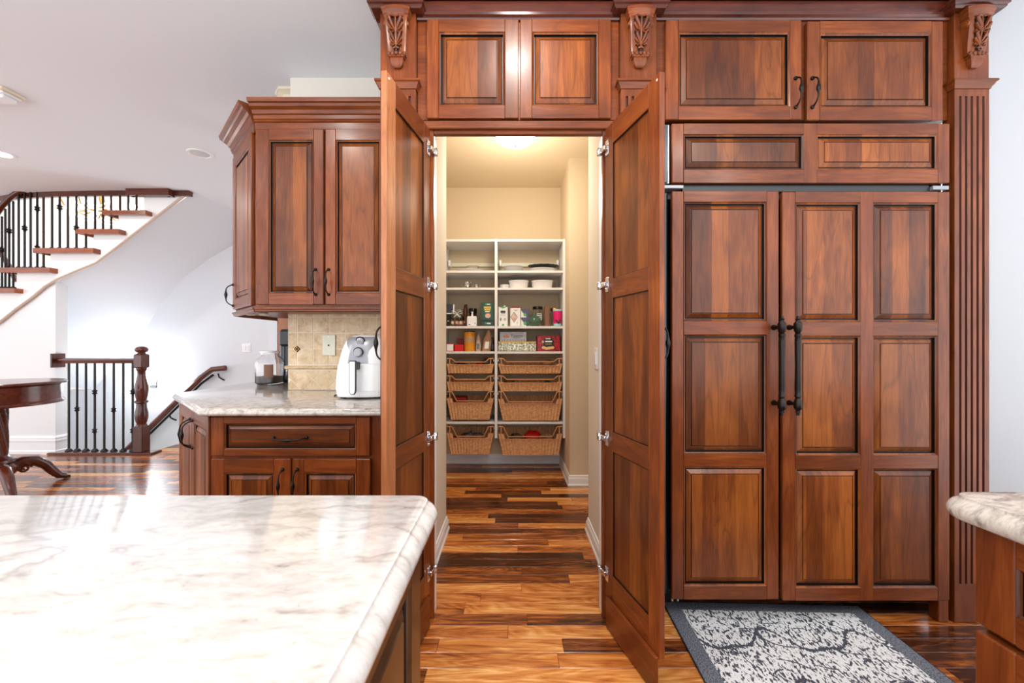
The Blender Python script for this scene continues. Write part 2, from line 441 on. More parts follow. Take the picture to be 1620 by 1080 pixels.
# floor: boards of mixed walnut tones, 3 in wide, running left to right
floor = MB().box(-8.5, 3.2, -.9, 4.49, -.06, -.006).box(-4.05, 3.2, 4.49, 5.42, -.06, -.006)
floor = struct('floor', floor, 'floor_gap', None, 'walnut strip floor of dark brown and honey boards through kitchen, hall and pantry', 'floor')
PW = .0762; LENS = [.36, .5, .62, .78, .95, 1.2]
def plank_geo(L, W, top=0.0):
    a, b, c = L/2-.0005, W/2-.0006, .0013
    vs = [(x, y, -.006) for x, y in ((-a,-b),(a,-b),(a,b),(-a,b))]
    vs += [(x, y, top-c) for x, y in ((-a,-b),(a,-b),(a,b),(-a,b))]
    a -= c; b -= c
    vs += [(x, y, top) for x, y in ((-a,-b),(a,-b),(a,b),(-a,b))]
    fs = [(i, (i+1) % 4, (i+1) % 4+4, i+4) for i in range(4)]+[(i+4, (i+1) % 4+4, (i+1) % 4+8, i+8) for i in range(4)]+[(8,9,10,11)]
    return vs, fs
PM = []
for L in LENS:
    me = bpy.data.meshes.new('floor_board'); vs, fs = plank_geo(L, PW); me.from_pydata(vs, [], fs); me.materials.append(MATS['floor_plank']); PM.append(me)
rnd = random.Random(11); planks = []
y = -.86+PW/2; row = 0
while y < 5.40:
    xs = -4.05 if y > 4.47 else -8.4
    x = xs-rnd.random()*.5 if y < 4.47 else xs
    while x < 3.1:
        k = rnd.randrange(len(LENS)); L = LENS[k]
        cx = x+L/2; vis = 0.0
        lo, hi = x, x+L
        if 1.15 < y < 1.88: lo, hi = max(lo, -.42), min(hi, 2.0)
        elif 1.88 <= y < 2.6: lo, hi = max(lo, -.42), min(hi, .48)
        elif 2.6 <= y < 4.1 and x > -1.0: lo, hi = max(lo, -.45), min(hi, .52)
        elif 2.9 < y < 4.5 and x < -1.6: lo, hi = max(lo, -5.6), min(hi, -2.0)
        else: lo, hi = 0, 0
        if hi > lo: vis = (hi-lo)*PW*EYE/(y**3)
        planks.append((vis, cx, y, k)); x += L
    y += PW
planks.sort(key=lambda t: -t[0])
for vis, cx, y, k in planks[:300]:
    o = link('floor_board', PM[k], floor); o.location = (cx, y, 0)
rest = MB()
for vis, cx, y, k in planks[300:]:
    vs, fs = plank_geo(LENS[k], PW); rest.add([(a+cx, b+y, c) for a, b, c in vs], fs)
tag(rest.build('floor_boards', 'floor_plank', floor), kind='stuff')

# ceiling over kitchen and hall, its curved edge along the stairwell
edge = [(-3.53, 4.44), (-4.5, 4.44), (-5.0, 4.46), (-5.35, 4.50), (-5.65, 4.56), (-6.1, 4.70), (-6.8, 5.0), (-8.5, 5.9)]
cp = [(-8.5, -2.0), (5.5, -2.0), (5.5, 5.6), (-3.53, 5.6)]+edge
struct('ceiling', MB().prism(cp, CEIL, CEIL+.1), 'ceiling_paint', None, 'pale grey painted kitchen and hall ceiling with recessed lights', 'ceiling')
tr = MB().sweep(edge[:7], [(0, 0), (-.02, .005), (-.028, .02), (-.02, .03), (-.03, .04), (-.03, .062), (.03, .062), (.03, 0)], z0=CEIL-.058, side=-1)
struct('trim_1', tr, 'mahogany_x', None, 'curved dark wood edge molding of the ceiling opening above the stairs', 'molding', 30)

# walls
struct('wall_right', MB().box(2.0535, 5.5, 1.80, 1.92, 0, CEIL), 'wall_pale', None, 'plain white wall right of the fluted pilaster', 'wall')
struct('baseboard_right', MB().box(2.06, 5.5, 1.785, 1.80, 0, .13, c=.004), 'trim_white', None, 'white baseboard at foot of the right white wall', 'baseboard')
wb = struct('wall_backsplash', MB().box(-1.40, -.56, 2.548, 2.618, 0, CEIL), 'wall_cream', None, 'short cream wall with tumbled travertine tile backsplash above the counter', 'wall')
# travertine tiles: 4 in field, rope-less liner, diagonal course
TZ = Z(577, 2.54)
t4 = .0997; j = .002
for i in range(9):
    for k in range(6):
        xl = -1.41+.0585+(i-1)*t4; x0, x1 = max(-1.409, xl), min(-.572, xl+t4)
        z0, z1 = TZ+k*t4, TZ+(k+1)*t4
        if x1-x0 < .012 or z0 > 1.42: continue
        MB().box(x0+j, x1-j, 2.5392+random.uniform(-.0008, .0008), 2.548, z0+j, z1-j, c=.0012).build('tile', 'travertine_tile', wb)
def clip(poly, ax, val, keep):
    out = []
    for i in range(len(poly)):
        a, b = poly[i-1], poly[i]
        ia, ib = keep*(a[ax]-val) >= 0, keep*(b[ax]-val) >= 0
        if ia != ib:
            t = (val-a[ax])/(b[ax]-a[ax]); out.append((a[0]+t*(b[0]-a[0]), a[1]+t*(b[1]-a[1])))
        if ib: out.append(b)
    return out
LZ0, LZ1 = .916, Z(585, 2.54); hd = t4/math.sqrt(2)
for i in range(-1, 14):
    for k in range(-1, 3):
        cx = -1.41+.088+i*hd; cz = .916+.062+k*hd
        if (i+k) % 2: continue
        p = [(cx-hd+j*1.4, cz), (cx, cz-hd+j*1.4), (cx+hd-j*1.4, cz), (cx, cz+hd-j*1.4)]
        for ax, v, kp in ((0, -1.409+j, 1), (0, -.572, -1), (1, LZ0+j, 1), (1, LZ1-j, -1)):
            if p: p = clip(p, ax, v, kp)
        if len(p) < 3: continue
        ar = abs(sum(p[q-1][0]*p[q][1]-p[q][0]*p[q-1][1] for q in range(len(p))))/2
        if ar < 2e-4: continue
        MB().prism(p, 2.5385+random.uniform(-.0006, .0006), 2.548, 'y').build('tile', 'travertine_tile', wb)
for i in range(5):
    x0 = -1.425+i*.172
    MB().tube([(x0+.001, 2.537, (TZ+LZ1)/2), (x0+.0855, 2.537, (TZ+LZ1)/2), (min(x0+.171, -.572), 2.537, (TZ+LZ1)/2)], (TZ-LZ1)/2-.001, 10, flat=.8).build('liner_tile', 'travertine_tile', wb, 40)
gr = MB().box(-1.4095, -.572, 2.5405, 2.5478, .916, 1.45); gr.build('grout', 'grout', wb)
for xx in (-1.41+.0585,):
    m = MB(); zc = TZ+t4; d = .0195
    m.prism([(xx-d, zc), (xx, zc-d), (xx+d, zc), (xx, zc+d)], 2.5355, 2.545, 'y')
    for q in range(4):
        a = q*PI/2; m.prism([(xx+.009*math.cos(a)+.004*math.cos(a+b), zc+.009*math.sin(a)+.004*math.sin(a+b)) for b in (0, 1.57, 3.14, 4.71)], 2.533, 2.536, 'y', 1)
    m.build('accent_tile', ['iron', 'brass'], wb)
# cream crown and soffit panel at the end of the cream wall, and its twin further left
def soffit(name, x0, x1, y0, y1, lab):
    o = thing(name, lab, 'molding', ((x0+x1)/2, (y0+y1)/2, CEIL-.09), kind='structure')
    pl = [(x0+.06, y0), (x1, y0), (x1, y1), (x0+.06, y1), (x0, y1-.07), (x0, y0+.07)]
    m = MB(); slab(m, pl, [(.05, CEIL-.085), (.05, CEIL-.055), (.035, CEIL-.05), (.03, CEIL-.035), (.01, CEIL-.02), (0, CEIL-.015), (0, CEIL-.001)])
    m.build('crown', 'trim_cream', o)
    m = MB(); slab(m, inset(pl, .075), [(.012, CEIL-.094), (0, CEIL-.085)]); m.build('soffit_panel', 'trim_cream', o)
    return o
soffit('trim_2', -1.585, -1.2, 2.63, 3.05, 'cream stepped crown molding at the end of the short cream wall')
o = thing('trim_3', 'white stepped molding on the ceiling at the far left edge', 'molding', (-4.1, 2.68, CEIL-.05), kind='structure')
for k, (e, za, zb_) in enumerate(((.0, .0, .02), (.015, .02, .035), (.03, .035, .06))):
    MB().box(-4.9, -3.31-e, 2.62+e, 2.76-e, CEIL-zb_, CEIL-za-.0005, c=.004).build('step', 'trim_white' if k else 'trim_cream', o)

# pantry shell
PC = 2.79
struct('wall_pantry_left', MB().box(-.54, -.43, 1.80, 2.62, 0, PC).box(-.95, -.54, 2.622, 2.66, 0, PC).box(-1.02, -.95, 2.622, 4.12, 0, PC), 'return_cream', None, 'cream side wall just inside the left pantry door', 'wall')
struct('wall_pantry_right', MB().box(.487, .58, 1.80, 2.60, 0, PC).box(.58, 1.4, 2.53, 2.60, 0, PC), 'return_cream', None, 'cream side wall with light switch just inside the right pantry door', 'wall')
struct('wall_pantry_corner', MB().box(.485, 1.4, 3.44, 4.10, 0, PC).box(1.4, 1.48, 2.53, 4.1, 0, PC), 'wall_pantry', None, 'beige boxed out wall corner right of the pantry shelves', 'wall')
struct('wall_pantry_back', MB().box(-.95, .485, 4.10, 4.18, 0, PC), 'wall_pantry', None, 'beige back wall of the pantry behind the white shelves', 'wall')
struct('ceiling_pantry', MB().box(-.54, .58, 1.82, 2.62, PC, PC+.06).box(-.95, 1.4, 2.62, 4.10, PC, PC+.06), 'wall_pantry', None, 'warm beige pantry ceiling around the dome light', 'ceiling')
BBP = [(0, 0), (.02, 0), (.02, .012), (.014, .022), (.013, .062), (.008, .074), (.006, .088), (0, .092)]
struct('baseboard_pantry_left', MB().sweep([(-.43, 1.80), (-.43, 2.62), (-.54, 2.62)], BBP), 'trim_white', None, 'white profiled baseboard at foot of the left pantry side wall', 'baseboard')
struct('baseboard_pantry_right', MB().sweep([(.487, 1.80), (.487, 2.60), (.58, 2.60)], BBP, side=-1), 'trim_white', None, 'white profiled baseboard at foot of the right pantry side wall', 'baseboard')
struct('baseboard_pantry_corner', MB().sweep([(1.4, 3.44), (.485, 3.44), (.485, 4.10)], BBP, side=-1), 'trim_white', None, 'white baseboard wrapping the beige corner beside the pantry shelves', 'baseboard')
struct('baseboard_pantry_back', MB().sweep([(-.95, 4.10), (.485, 4.10)], BBP), 'trim_white', None, 'white baseboard on the back pantry wall below the hanging baskets', 'baseboard')

# hall and stairwell
WY = 5.40
far = [(-9, -3), (-1.2, -3), (-1.2, CEIL), (-3.42, CEIL), (-3.74, 2.525), (-4.06, 2.34), (-4.4, 2.09), (-4.73, 1.69), (-4.945, 1.33), (-5.24, .99), (-5.6, .6), (-9, .6)]
struct('wall_stairwell', MB().prism(far, WY, WY+.1, 'y'), 'wall_hall', None, 'white stairwell wall carrying the descending handrail and sconce', 'wall')
lo_front = [(-3.49, 2.91), (-4.06, 2.51), (-4.58, 2.10), (-4.8, 2.01), (-5.04, 1.92), (-5.3, 1.77), (-5.63, 1.48), (-6.2, .9)]
hi_back = [(-3.40, 2.91), (-3.74, 2.525), (-4.06, 2.34), (-4.4, 2.09), (-4.73, 1.69), (-4.945, 1.33), (-5.24, .99), (-5.6, .6)]
rings = []
for t in [0, .12, .25, .4, .55, .7, .85, 1]:
    rr = []
    for (a, b) in zip(lo_front, hi_back):
        bow = -.10*math.sin(PI*t)*(1 if a is not lo_front[0] else 0)
        rr.append((a[0]*(1-t)+b[0]*t, 4.47*(1-t)+WY*t, a[1]*(1-t)+b[1]*t+bow*0))
    rings.append(rr)
m = MB().loft(rings, closed=False); struct('ceiling_stair_soffit', m, 'wall_hall', None, 'smooth white curved underside of the rising staircase', 'ceiling', 60)
pil = [(-5.04, 0), (-5.04, 1.92), (-5.3, 1.77), (-5.63, 1.48), (-6.3, .9), (-7.3, 0)]
struct('wall_hall', MB().prism(pil, 4.46, 4.58, 'y'), 'wall_white', None, 'white hall wall end below the staircase stringer', 'wall')
BBH = [(0, 0), (.022, 0), (.022, .03), (.016, .04), (.016, .13), (.022, .135), (.022, .15), (.014, .155), (.014, .168), (.02, .172), (.012, .19), (0, .195)]
struct('baseboard_hall', MB().sweep([(-7.2, 4.46), (-5.04, 4.46), (-5.04, 4.58)], BBH), 'trim_white', None, 'tall stepped white baseboard around the hall wall end', 'baseboard')
struct('wall_upper_hall', MB().box(-9, 0, 7.3, 7.4, -1, 5.6), 'wall_peach', None, 'pale peach wall of the upper hall seen through the stair balusters', 'wall')
struct('ceiling_upper', MB().box(-9, 0, 4.44, 7.4, 5.5, 5.6), 'ceiling_paint', None, 'high white ceiling above the stairwell', 'ceiling')
struct('wall_left', MB().box(-8.6, -8.5, 4.2, 7.3, -3, 5.6), 'wall_white', None, 'far left white wall closing the hall', 'wall')
struct('wall_stairwell_side', MB().box(-8.5, -4.0, 4.50, 4.53, -3, -.061), 'wall_cream', None, 'cream side wall of the basement stairwell below the floor', 'wall')
struct('wall_bar_end', MB().box(-2.06, -1.99, 3.42, 3.50, 0, CEIL), 'wall_hall', None, 'narrow grey wall end behind the black coffee machine', 'wall')

# recessed lights
def can(x, y, lit, label):
    o = thing('recessed_light', label, 'ceiling light', (x, y, CEIL), group='recessed ceiling lights')
    MB().lathe([(.098, 0), (.096, -.006), (.08, -.008), (.07, -.004), (.068, 0)], 28, x, y, CEIL).build('trim_ring', 'trim_white', o, 40)
    MB().lathe([(.069, -.001), (.060, -.003), (.02, -.004), (.001, -.004)], 24, x, y, CEIL).build('lens', 'can_lens' if lit else 'can_off', o, 40)
    if lit:
        l = area('recessed_lamp', (x, y, CEIL-.012), CAN_POWER, .12); 
can(X(317, 3.56), 3.56, False, 'unlit white recessed light on the ceiling left of the wall cabinet')
can(X(0, 3.56), 3.56, True, 'bright recessed light at the far left edge of the ceiling')
for x, y, l in ((.02, 1.12, 'lit recessed light over the floor before the pantry doors'), (-1.35, 1.05, 'lit recessed light over the floor before the left counter'), (1.45, -.02, 'lit recessed light over the aisle beside the rug before the refrigerator'),
                (-.9, -.7, 'lit recessed light over the near end of the island'), (.6, -.7, 'lit recessed light over the aisle behind the camera'), (2.1, -.6, 'lit recessed light over the right counter'), (-2.6, .6, 'lit recessed light over the left end of the island')):
    can(x, y, True, l)
# ---------------------------------------------------------------- cabinetry
def raised_panel(parent, x0, x1, z0, z1, yf, M=None, mat='cherry_panel', name='raised_panel', deep=1.0, world=True):
    """panel set in its frame: bead, glazed groove, sloped field; front looks to -y"""
    m = MB(M)
    w = min(.036, (x1-x0)*.26, (z1-z0)*.26); k = w/.036
    prof = [(0, .0005), (.0035, .0045), (.0075, .0065), (.009, .0165), (.0125, .0165), (.0145, .0135), (.031, .0040), (.0325, .0065), (.0345, .0065), (.036, .0025)]
    mi = [0, 0, 1, 1, 1, 0, 2, 1, 0]
    rings = [[(x0+d*k, yf+h*deep, z0+d*k), (x1-d*k, yf+h*deep, z0+d*k), (x1-d*k, yf+h*deep, z1-d*k), (x0+d*k, yf+h*deep, z1-d*k)] for d, h in prof]
    for i in range(len(rings)-1): m.loft([rings[i], rings[i+1]], mi[i], False, False)
    m.add(rings[-1], [(0, 1, 2, 3)], 0)
    a = [(x0, yf+.019, z0), (x1, yf+.019, z0), (x1, yf+.019, z1), (x0, yf+.019, z1)]
    m.loft([rings[0], a], 0, False, False); m.add(a, [(3, 2, 1, 0)], 0)
    return m.build(name, [mat, 'glaze', 'cherry_x' if mat != 'umber_z' else 'umber_z'], parent, None, world)
def frame_door(parent, name, x0, x1, z0, z1, yf, cols, rows, M=None, th=.02, world=True, mats=('cherry_z', 'cherry_x'), panel='cherry_panel', label=None):
    """cols / rows: panel openings [(a,b)...] in x and z. Frame pieces overlap nothing: stiles full height, rails between"""
    m = MB(M); c = .003
    xs = [x0]+[v for ab in cols for v in ab]+[x1]
    for i in range(0, len(xs), 2): m.box(xs[i], xs[i+1], yf, yf+th, z0, z1, 0, c if i in (0, len(xs)-2) else .0008)
    zs = [z0]+[v for ab in rows for v in ab]+[z1]
    for (a, b) in cols:
        for i in range(0, len(zs), 2): m.box(a, b, yf+.0003, yf+th-.0003, zs[i], zs[i+1], 1, .0008)
    d = m.build(name, list(mats), parent, None, world)
    if label: d['label'] = label
    for (a, b) in cols:
        for (p, q) in rows: raised_panel(d, a, b, p, q, yf, M, panel, world=world)
    return d
def bow_handle(parent, c, L, M=None, axis='z', out=.034, world=True, name='handle'):
    """cast bronze bow pull: round feet, thin arms, swollen grip; c on the door face, pull towards -y"""
    m = MB(M); pts = []; rad = []
    n = 22
    for i in range(n+1):
        t = i/n; u = (t-.5)*L
        e = abs(2*t-1)
        o = out*(1-e**5)
        pts.append((u, o)); rad.append(.0032+.0058*math.exp(-((t-.5)/.13)**2)+.0016*math.exp(-((e-.98)/.05)**2))
    def mk(u, o): return (c[0], c[1]-o-.003, c[2]+u) if axis == 'z' else (c[0]+u, c[1]-o-.003, c[2]-.006*math.sin(PI*(u/L+.5)))
    m.tube([mk(u, o) for u, o in pts], rad, 8, up=(1, .02, .03) if axis == 'z' else (.02, .03, 1))
    for sg in (-1, 1):
        u = sg*L*.5
        p = (c[0], c[1], c[2]+u) if axis == 'z' else (c[0]+u, c[1], c[2])
        m.lathe([(.001, .0), (.0085, .0), (.0085, -.004), (.006, -.008), (.001, -.009)], 10, *p, ax='y')
    return m.build(name, 'bronze', parent, 50, world)

YD, YF_, YP = 1.750, 1.770, 1.742
def xx(px, Y=YD): return X(px, Y)
def zz(py, Y=YD): return Z(py, Y)

# pantry surround: face frame round the doorway
o = thing('pantry_face_frame', 'cherry face frame around the open pantry doorway', 'door frame', (.02, YF_, 0))
MB().box(-.418, X(686, YF_), YF_, YF_+.024, .004, 2.18, c=.002).build('stile', 'cherry_z', o)
MB().box(X(953, YF_), .467, YF_, YF_+.024, .004, 2.18, c=.002).build('stile', 'cherry_z', o)
MB().box(X(686, YF_), X(953, YF_), YF_, YF_+.024, Z(212, YF_), 2.18, c=.002).build('rail', 'cherry_x', o)
MB().box(-.41, .46, YF_-.014, YF_-.0005, Z(206, YF_), Z(193, YF_), c=.003).build('header_bead', 'cherry_x', o)
MB().box(X(686, YF_)-.010, X(686, YF_)-.001, YF_+.0245, YF_+.07, .006, 2.115).build('jamb_edge', 'trim_white', o)
MB().box(X(953, YF_)+.001, X(953, YF_)+.010, YF_+.0245, YF_+.07, .006, 2.115).build('jamb_edge', 'trim_white', o)

# overhead cabinet above the doorway
def overhead(label, X0, X1, doors, depth=.5, handles=None, z0=2.17):
    o = thing('overhead_cabinet', label, 'cabinet', ((X0+X1)/2, YF_, z0))
    m = MB().box(X0, X1, YF_+.0005, YF_+.022, z0+.012, 2.66, 0, .001)
    m.box(X0, X0+.018, YF_+.023, YF_+depth, z0+.012, 2.66).box(X1-.018, X1, YF_+.023, YF_+depth, z0+.012, 2.66).box(X0+.018, X1-.018, YF_+.023, YF_+depth, z0+.012, z0+.03).box(X0+.018, X1-.018, YF_+depth-.01, YF_+depth, z0+.03, 2.66).box(X0+.018, X1-.018, YF_+.023, YF_+depth-.01, 2.64, 2.66)
    m.build('carcass', 'cherry_x', o)
    for (a, b, t, u, pa, pb, pt, pu) in doors:
        d = frame_door(o, 'door', xx(a), xx(b), zz(u), zz(t), YD, [(xx(pa), xx(pb))], [(zz(pu), zz(pt))])
        if handles:
            hx = handles.pop(0); bow_handle(d, (xx(hx), YD, zz(147)), .125)
    return o
overhead('cherry overhead cabinet with two square raised panel doors above the pantry doorway', -.416, .465, [(675, 820.5, 30, 187, 694, 798.5, 50, 166), (823, 967, 30, 187, 842, 947, 50, 166)], .02+.03)
overhead('wide cherry overhead cabinet with two bronze handles above the refrigerator', .622, 1.902, [(1053.7, 1268.5, 31, 189, 1074, 1250, 50, 168), (1277.6, 1492.5, 33, 190, 1297.7, 1474, 52, 169)], .5, [1258.5, 1285])

# pilasters with carved corbels
def lerp(a, b, t): return a+(b-a)*t
def corbel(p, cx, y0, z1):
    """acanthus corbel, top at z1, back on y0"""
    H = .225
    prof = [(.0, .036, .048), (.06, .038, .048), (.14, .0375, .047), (.26, .035, .0455), (.40, .030, .043), (.55, .025, .041), (.70, .022, .039), (.82, .022, .038)]
    m = MB(); rings = []
    for t, d, hw in prof:
        z = z1-.034-t*(H-.034)
        rings.append([(cx-hw, y0, z), (cx+hw, y0, z), (cx+hw, y0-d+.005, z), (cx+hw-.006, y0-d, z), (cx-hw+.006, y0-d, z), (cx-hw, y0-d+.005, z)])
    m.loft(rings, 0)
    zb = z1-.034-.82*(H-.034)
    b = m.build('corbel', 'cherry_z', p, 40)
    # bowed cap moulding
    m = MB(); rg = []
    for dz, e, d in ((0, .060, .040), (-.012, .060, .040), (-.016, .056, .037), (-.027, .055, .036), (-.031, .051, .033), (-.040, .051, .032)):
        q = [(cx-e, y0)]+[(cx-e+2*e*k/8, y0-d-.010*math.sin(PI*k/8)) for k in range(9)]+[(cx+e, y0)]
        rg.append([(u, t, z1+dz) for u, t in q])
    m.loft(rg).build('corbel_cap', 'cherry_x', b, 35)
    # glazed ground and carved leaves on the sloping front
    def fr(u, t, lift=0.0):
        for i in range(len(prof)-1):
            if prof[i][0] <= t <= prof[i+1][0]:
                k = (t-prof[i][0])/(prof[i+1][0]-prof[i][0]); d = lerp(prof[i][1], prof[i+1][1], k); break
        else: d = prof[-1][1]
        return (cx+u, y0-d-lift, z1-.034-t*(H-.034))
    m = MB()
    rows = [(.03, .034), (.15, .033), (.3, .027), (.42, .026), (.55, .020), (.66, .014), (.78, .012)]
    m.loft([[fr(-h, t, .0006), fr(-h*.4, t, .0012), fr(h*.4, t, .0012), fr(h, t, .0006)] for t, h in rows], closed=False)
    m.build('glazed_ground', 'glaze', b)
    m = MB()
    m.tube([fr(0, .03, .003), fr(0, .25, .004), fr(0, .5, .004), fr(0, .74, .003)], [.003, .0045, .005, .003], 6)
    for tier, (t0, sc) in enumerate(((.34, 1.0), (.60, .8))):
        for sg in (-1, 1):
            for f, (u1, t1, u2, t2, r0) in enumerate(((.012, -.10, .024, -.27, .0085), (.019, -.03, .031, -.14, .008), (.017, .05, .029, .00, .007))):
                pts = [fr(sg*.003, t0, .003), fr(sg*u1*sc, t0+t1*sc, .006), fr(sg*u2*sc, t0+t2*sc, .006), fr(sg*(u2+.001)*sc, t0+t2*sc+.05, .004)]
                m.tube(pts, [.003, r0*sc, r0*.9*sc, .0015], 6, flat=.8)
    for sg in (-1, 1):
        m.tube([fr(sg*.002, .05, .004), fr(sg*.016, .03, .006), fr(sg*.027, .06, .006), fr(sg*.022, .12, .004)], [.003, .005, .005, .002], 6)
        m.tube([fr(sg*.004, .62, .004), fr(sg*.014, .56, .005), fr(sg*.020, .62, .004)], [.003, .004, .0015], 6)
    for k in range(5):
        u = (k-2)*.0165; m.lathe([(.001, .009), (.006, .006), (.0085, 0), (.006, -.008), (.001, -.011)], 8, cx+u, y0-.026+.002*abs(k-2), z1-.034-.80*(H-.034))
    m.tube([fr(-.010, .70, .006), fr(0, .68, .009), fr(.010, .70, .006)], [.004, .007, .004], 6)
    m.build('acanthus_carving', 'cherry_z', b, 60)
    for sg in (-1, 1):
        MB().lathe([(.001, sg*.005), (.008, sg*.005), (.009, sg*.003), (.013, sg*.003), (.014, 0), (.014, -sg*.002)], 14, cx+sg*.048, y0-.020, z1-.062, ax='x').build('scroll', 'cherry_z', b, 50)
    m = MB()
    m.loft([[(cx-w, y0, z), (cx+w, y0, z), (cx+w, y0-d, z), (cx-w, y0-d, z)] for z, w, d in ((zb-.001, .034, .026), (zb-.010, .034, .026), (zb-.013, .028, .022), (zb-.032, .025, .020), (zb-.042, .021, .016), (zb-.048, .013, .009))])
    m.build('corbel_drop', 'cherry_z', b, 35)
def pilaster(label, x0, x1):
    o = thing('pilaster', label, 'pilaster', ((x0+x1)/2, YP, 0)); cx = (x0+x1)/2
    zc = 2.335
    MB().box(x0, x1, YP, YP+.05, zc, 2.70, c=.002).build('upper_block', 'cherry_z', o)
    m = MB(); n = 5; fw = .0105; gap = (x1-x0)/(n+1); zl, zh = .17, zc-.065
    # fluted shaft: flats between grooves, rounded groove ends
    xs = [x0]
    for i in range(n): xs += [x0+gap*(i+1)-fw/2, x0+gap*(i+1)+fw/2]
    xs.append(x1)
    for i in range(0, len(xs), 2): m.box(xs[i], xs[i+1], YP, YP+.03, zl, zh, 0)
    m.box(x0, x1, YP, YP+.03, .004, zl, 0).box(x0, x1, YP, YP+.03, zh, zc-.03, 0)
    sh = m.build('fluted_shaft', 'cherry_z', o)
    m = MB()
    for i in range(n):
        c = x0+gap*(i+1); pf = [(c-fw/2, YP+.001), (c-fw*.3, YP+.008), (c, YP+.010), (c+fw*.3, YP+.008), (c+fw/2, YP+.001)]
        m.loft([[(a, b, z) for a, b in pf] for z in (zl+.0004, zh-.006)], 0, closed=False)
        m.loft([[(a, b, zh-.006) for a, b in pf], [(lerp(a, c, .5), YP+.001, zh-.0004) for a, b in pf]], 0, closed=False)
    m.build('flute', 'glaze_mid', sh, 60)
    MB().box(x0-.0, x1, YP+.031, YP+.05, .004, zc-.03).build('backing', 'cherry_z', o)
    cp = [(0, -.034), (.004, -.034), (.006, -.026), (.012, -.018), (.014, -.012), (.020, -.008), (.020, 0), (0, 0)]
    MB().sweep([(x0, YP+.05), (x0, YP), (x1, YP), (x1, YP+.05)], cp, 0, zc).build('capital', 'cherry_x', o, 25)
    corbel(o, cx, YP, 2.624)
    pp = [(0, 0), (.090, 0), (.098, .006), (.104, .012), (.104, .018), (.112, .022), (.112, .028), (0, .028)]
    MB().sweep([(x0, YP+.05), (x0, YP), (x1, YP), (x1, YP+.05)], [(0, 0), (.030, 0), (.036, .006), (.036, .012), (.043, .016), (.043, .030), (0, .030)], 0, 2.6245).build('abacus', 'mahogany_x', o)
    MB().box(x0, x1, YP-.028, YP, 2.655, 2.70, c=.002).build('frieze_block', 'cherry_x', o)
pilaster('fluted cherry pilaster with carved corbel, left of the pantry doorway', -.570, -.418)
pilaster('fluted cherry pilaster with carved corbel between pantry and refrigerator', .467, .620)
pilaster('fluted cherry pilaster with carved corbel at the right end by the white wall', 1.903, 2.052)
# crown over the tall run
o = thing('crown_molding', 'dark cherry crown molding along the top of the tall cabinets', 'molding', (.74, YF_, 2.61))
br = .028
path = [(-.572, 2.3), (-.572, YP-br), (-.416, YP-br), (-.416, YD+.01), (.465, YD+.01), (.465, YP-br), (.622, YP-br), (.622, YD+.01), (1.901, YD+.01), (1.901, YP-br), (2.054, YP-br), (2.054, 1.80)]
MB().box(-.56, 2.04, YF_+.023, YF_+.028, 2.665, 2.87).build('backing', 'cherry_x', o)
CR = [(0, 2.702), (.012, 2.702), (.02, 2.712), (.02, 2.73), (.05, 2.77), (.085, 2.80), (.1, 2.83), (.12, 2.84), (.12, 2.872), (0, 2.872)]
MB().sweep(path, CR).build('crown', 'mahogany_x', o, 25)
BD = [(0, 2.612), (.010, 2.612), (.014, 2.618), (.010, 2.624), (.018, 2.630), (.020, 2.640), (.004, 2.645), (.004, 2.699), (0, 2.699)]
for a, b in ((-.4155, .4645), (.6225, 1.9005)):
    MB().sweep([(a, YF_), (b, YF_)], BD).build('bead_and_frieze', 'mahogany_x' if a < 0 else 'mahogany_x', o, 25)

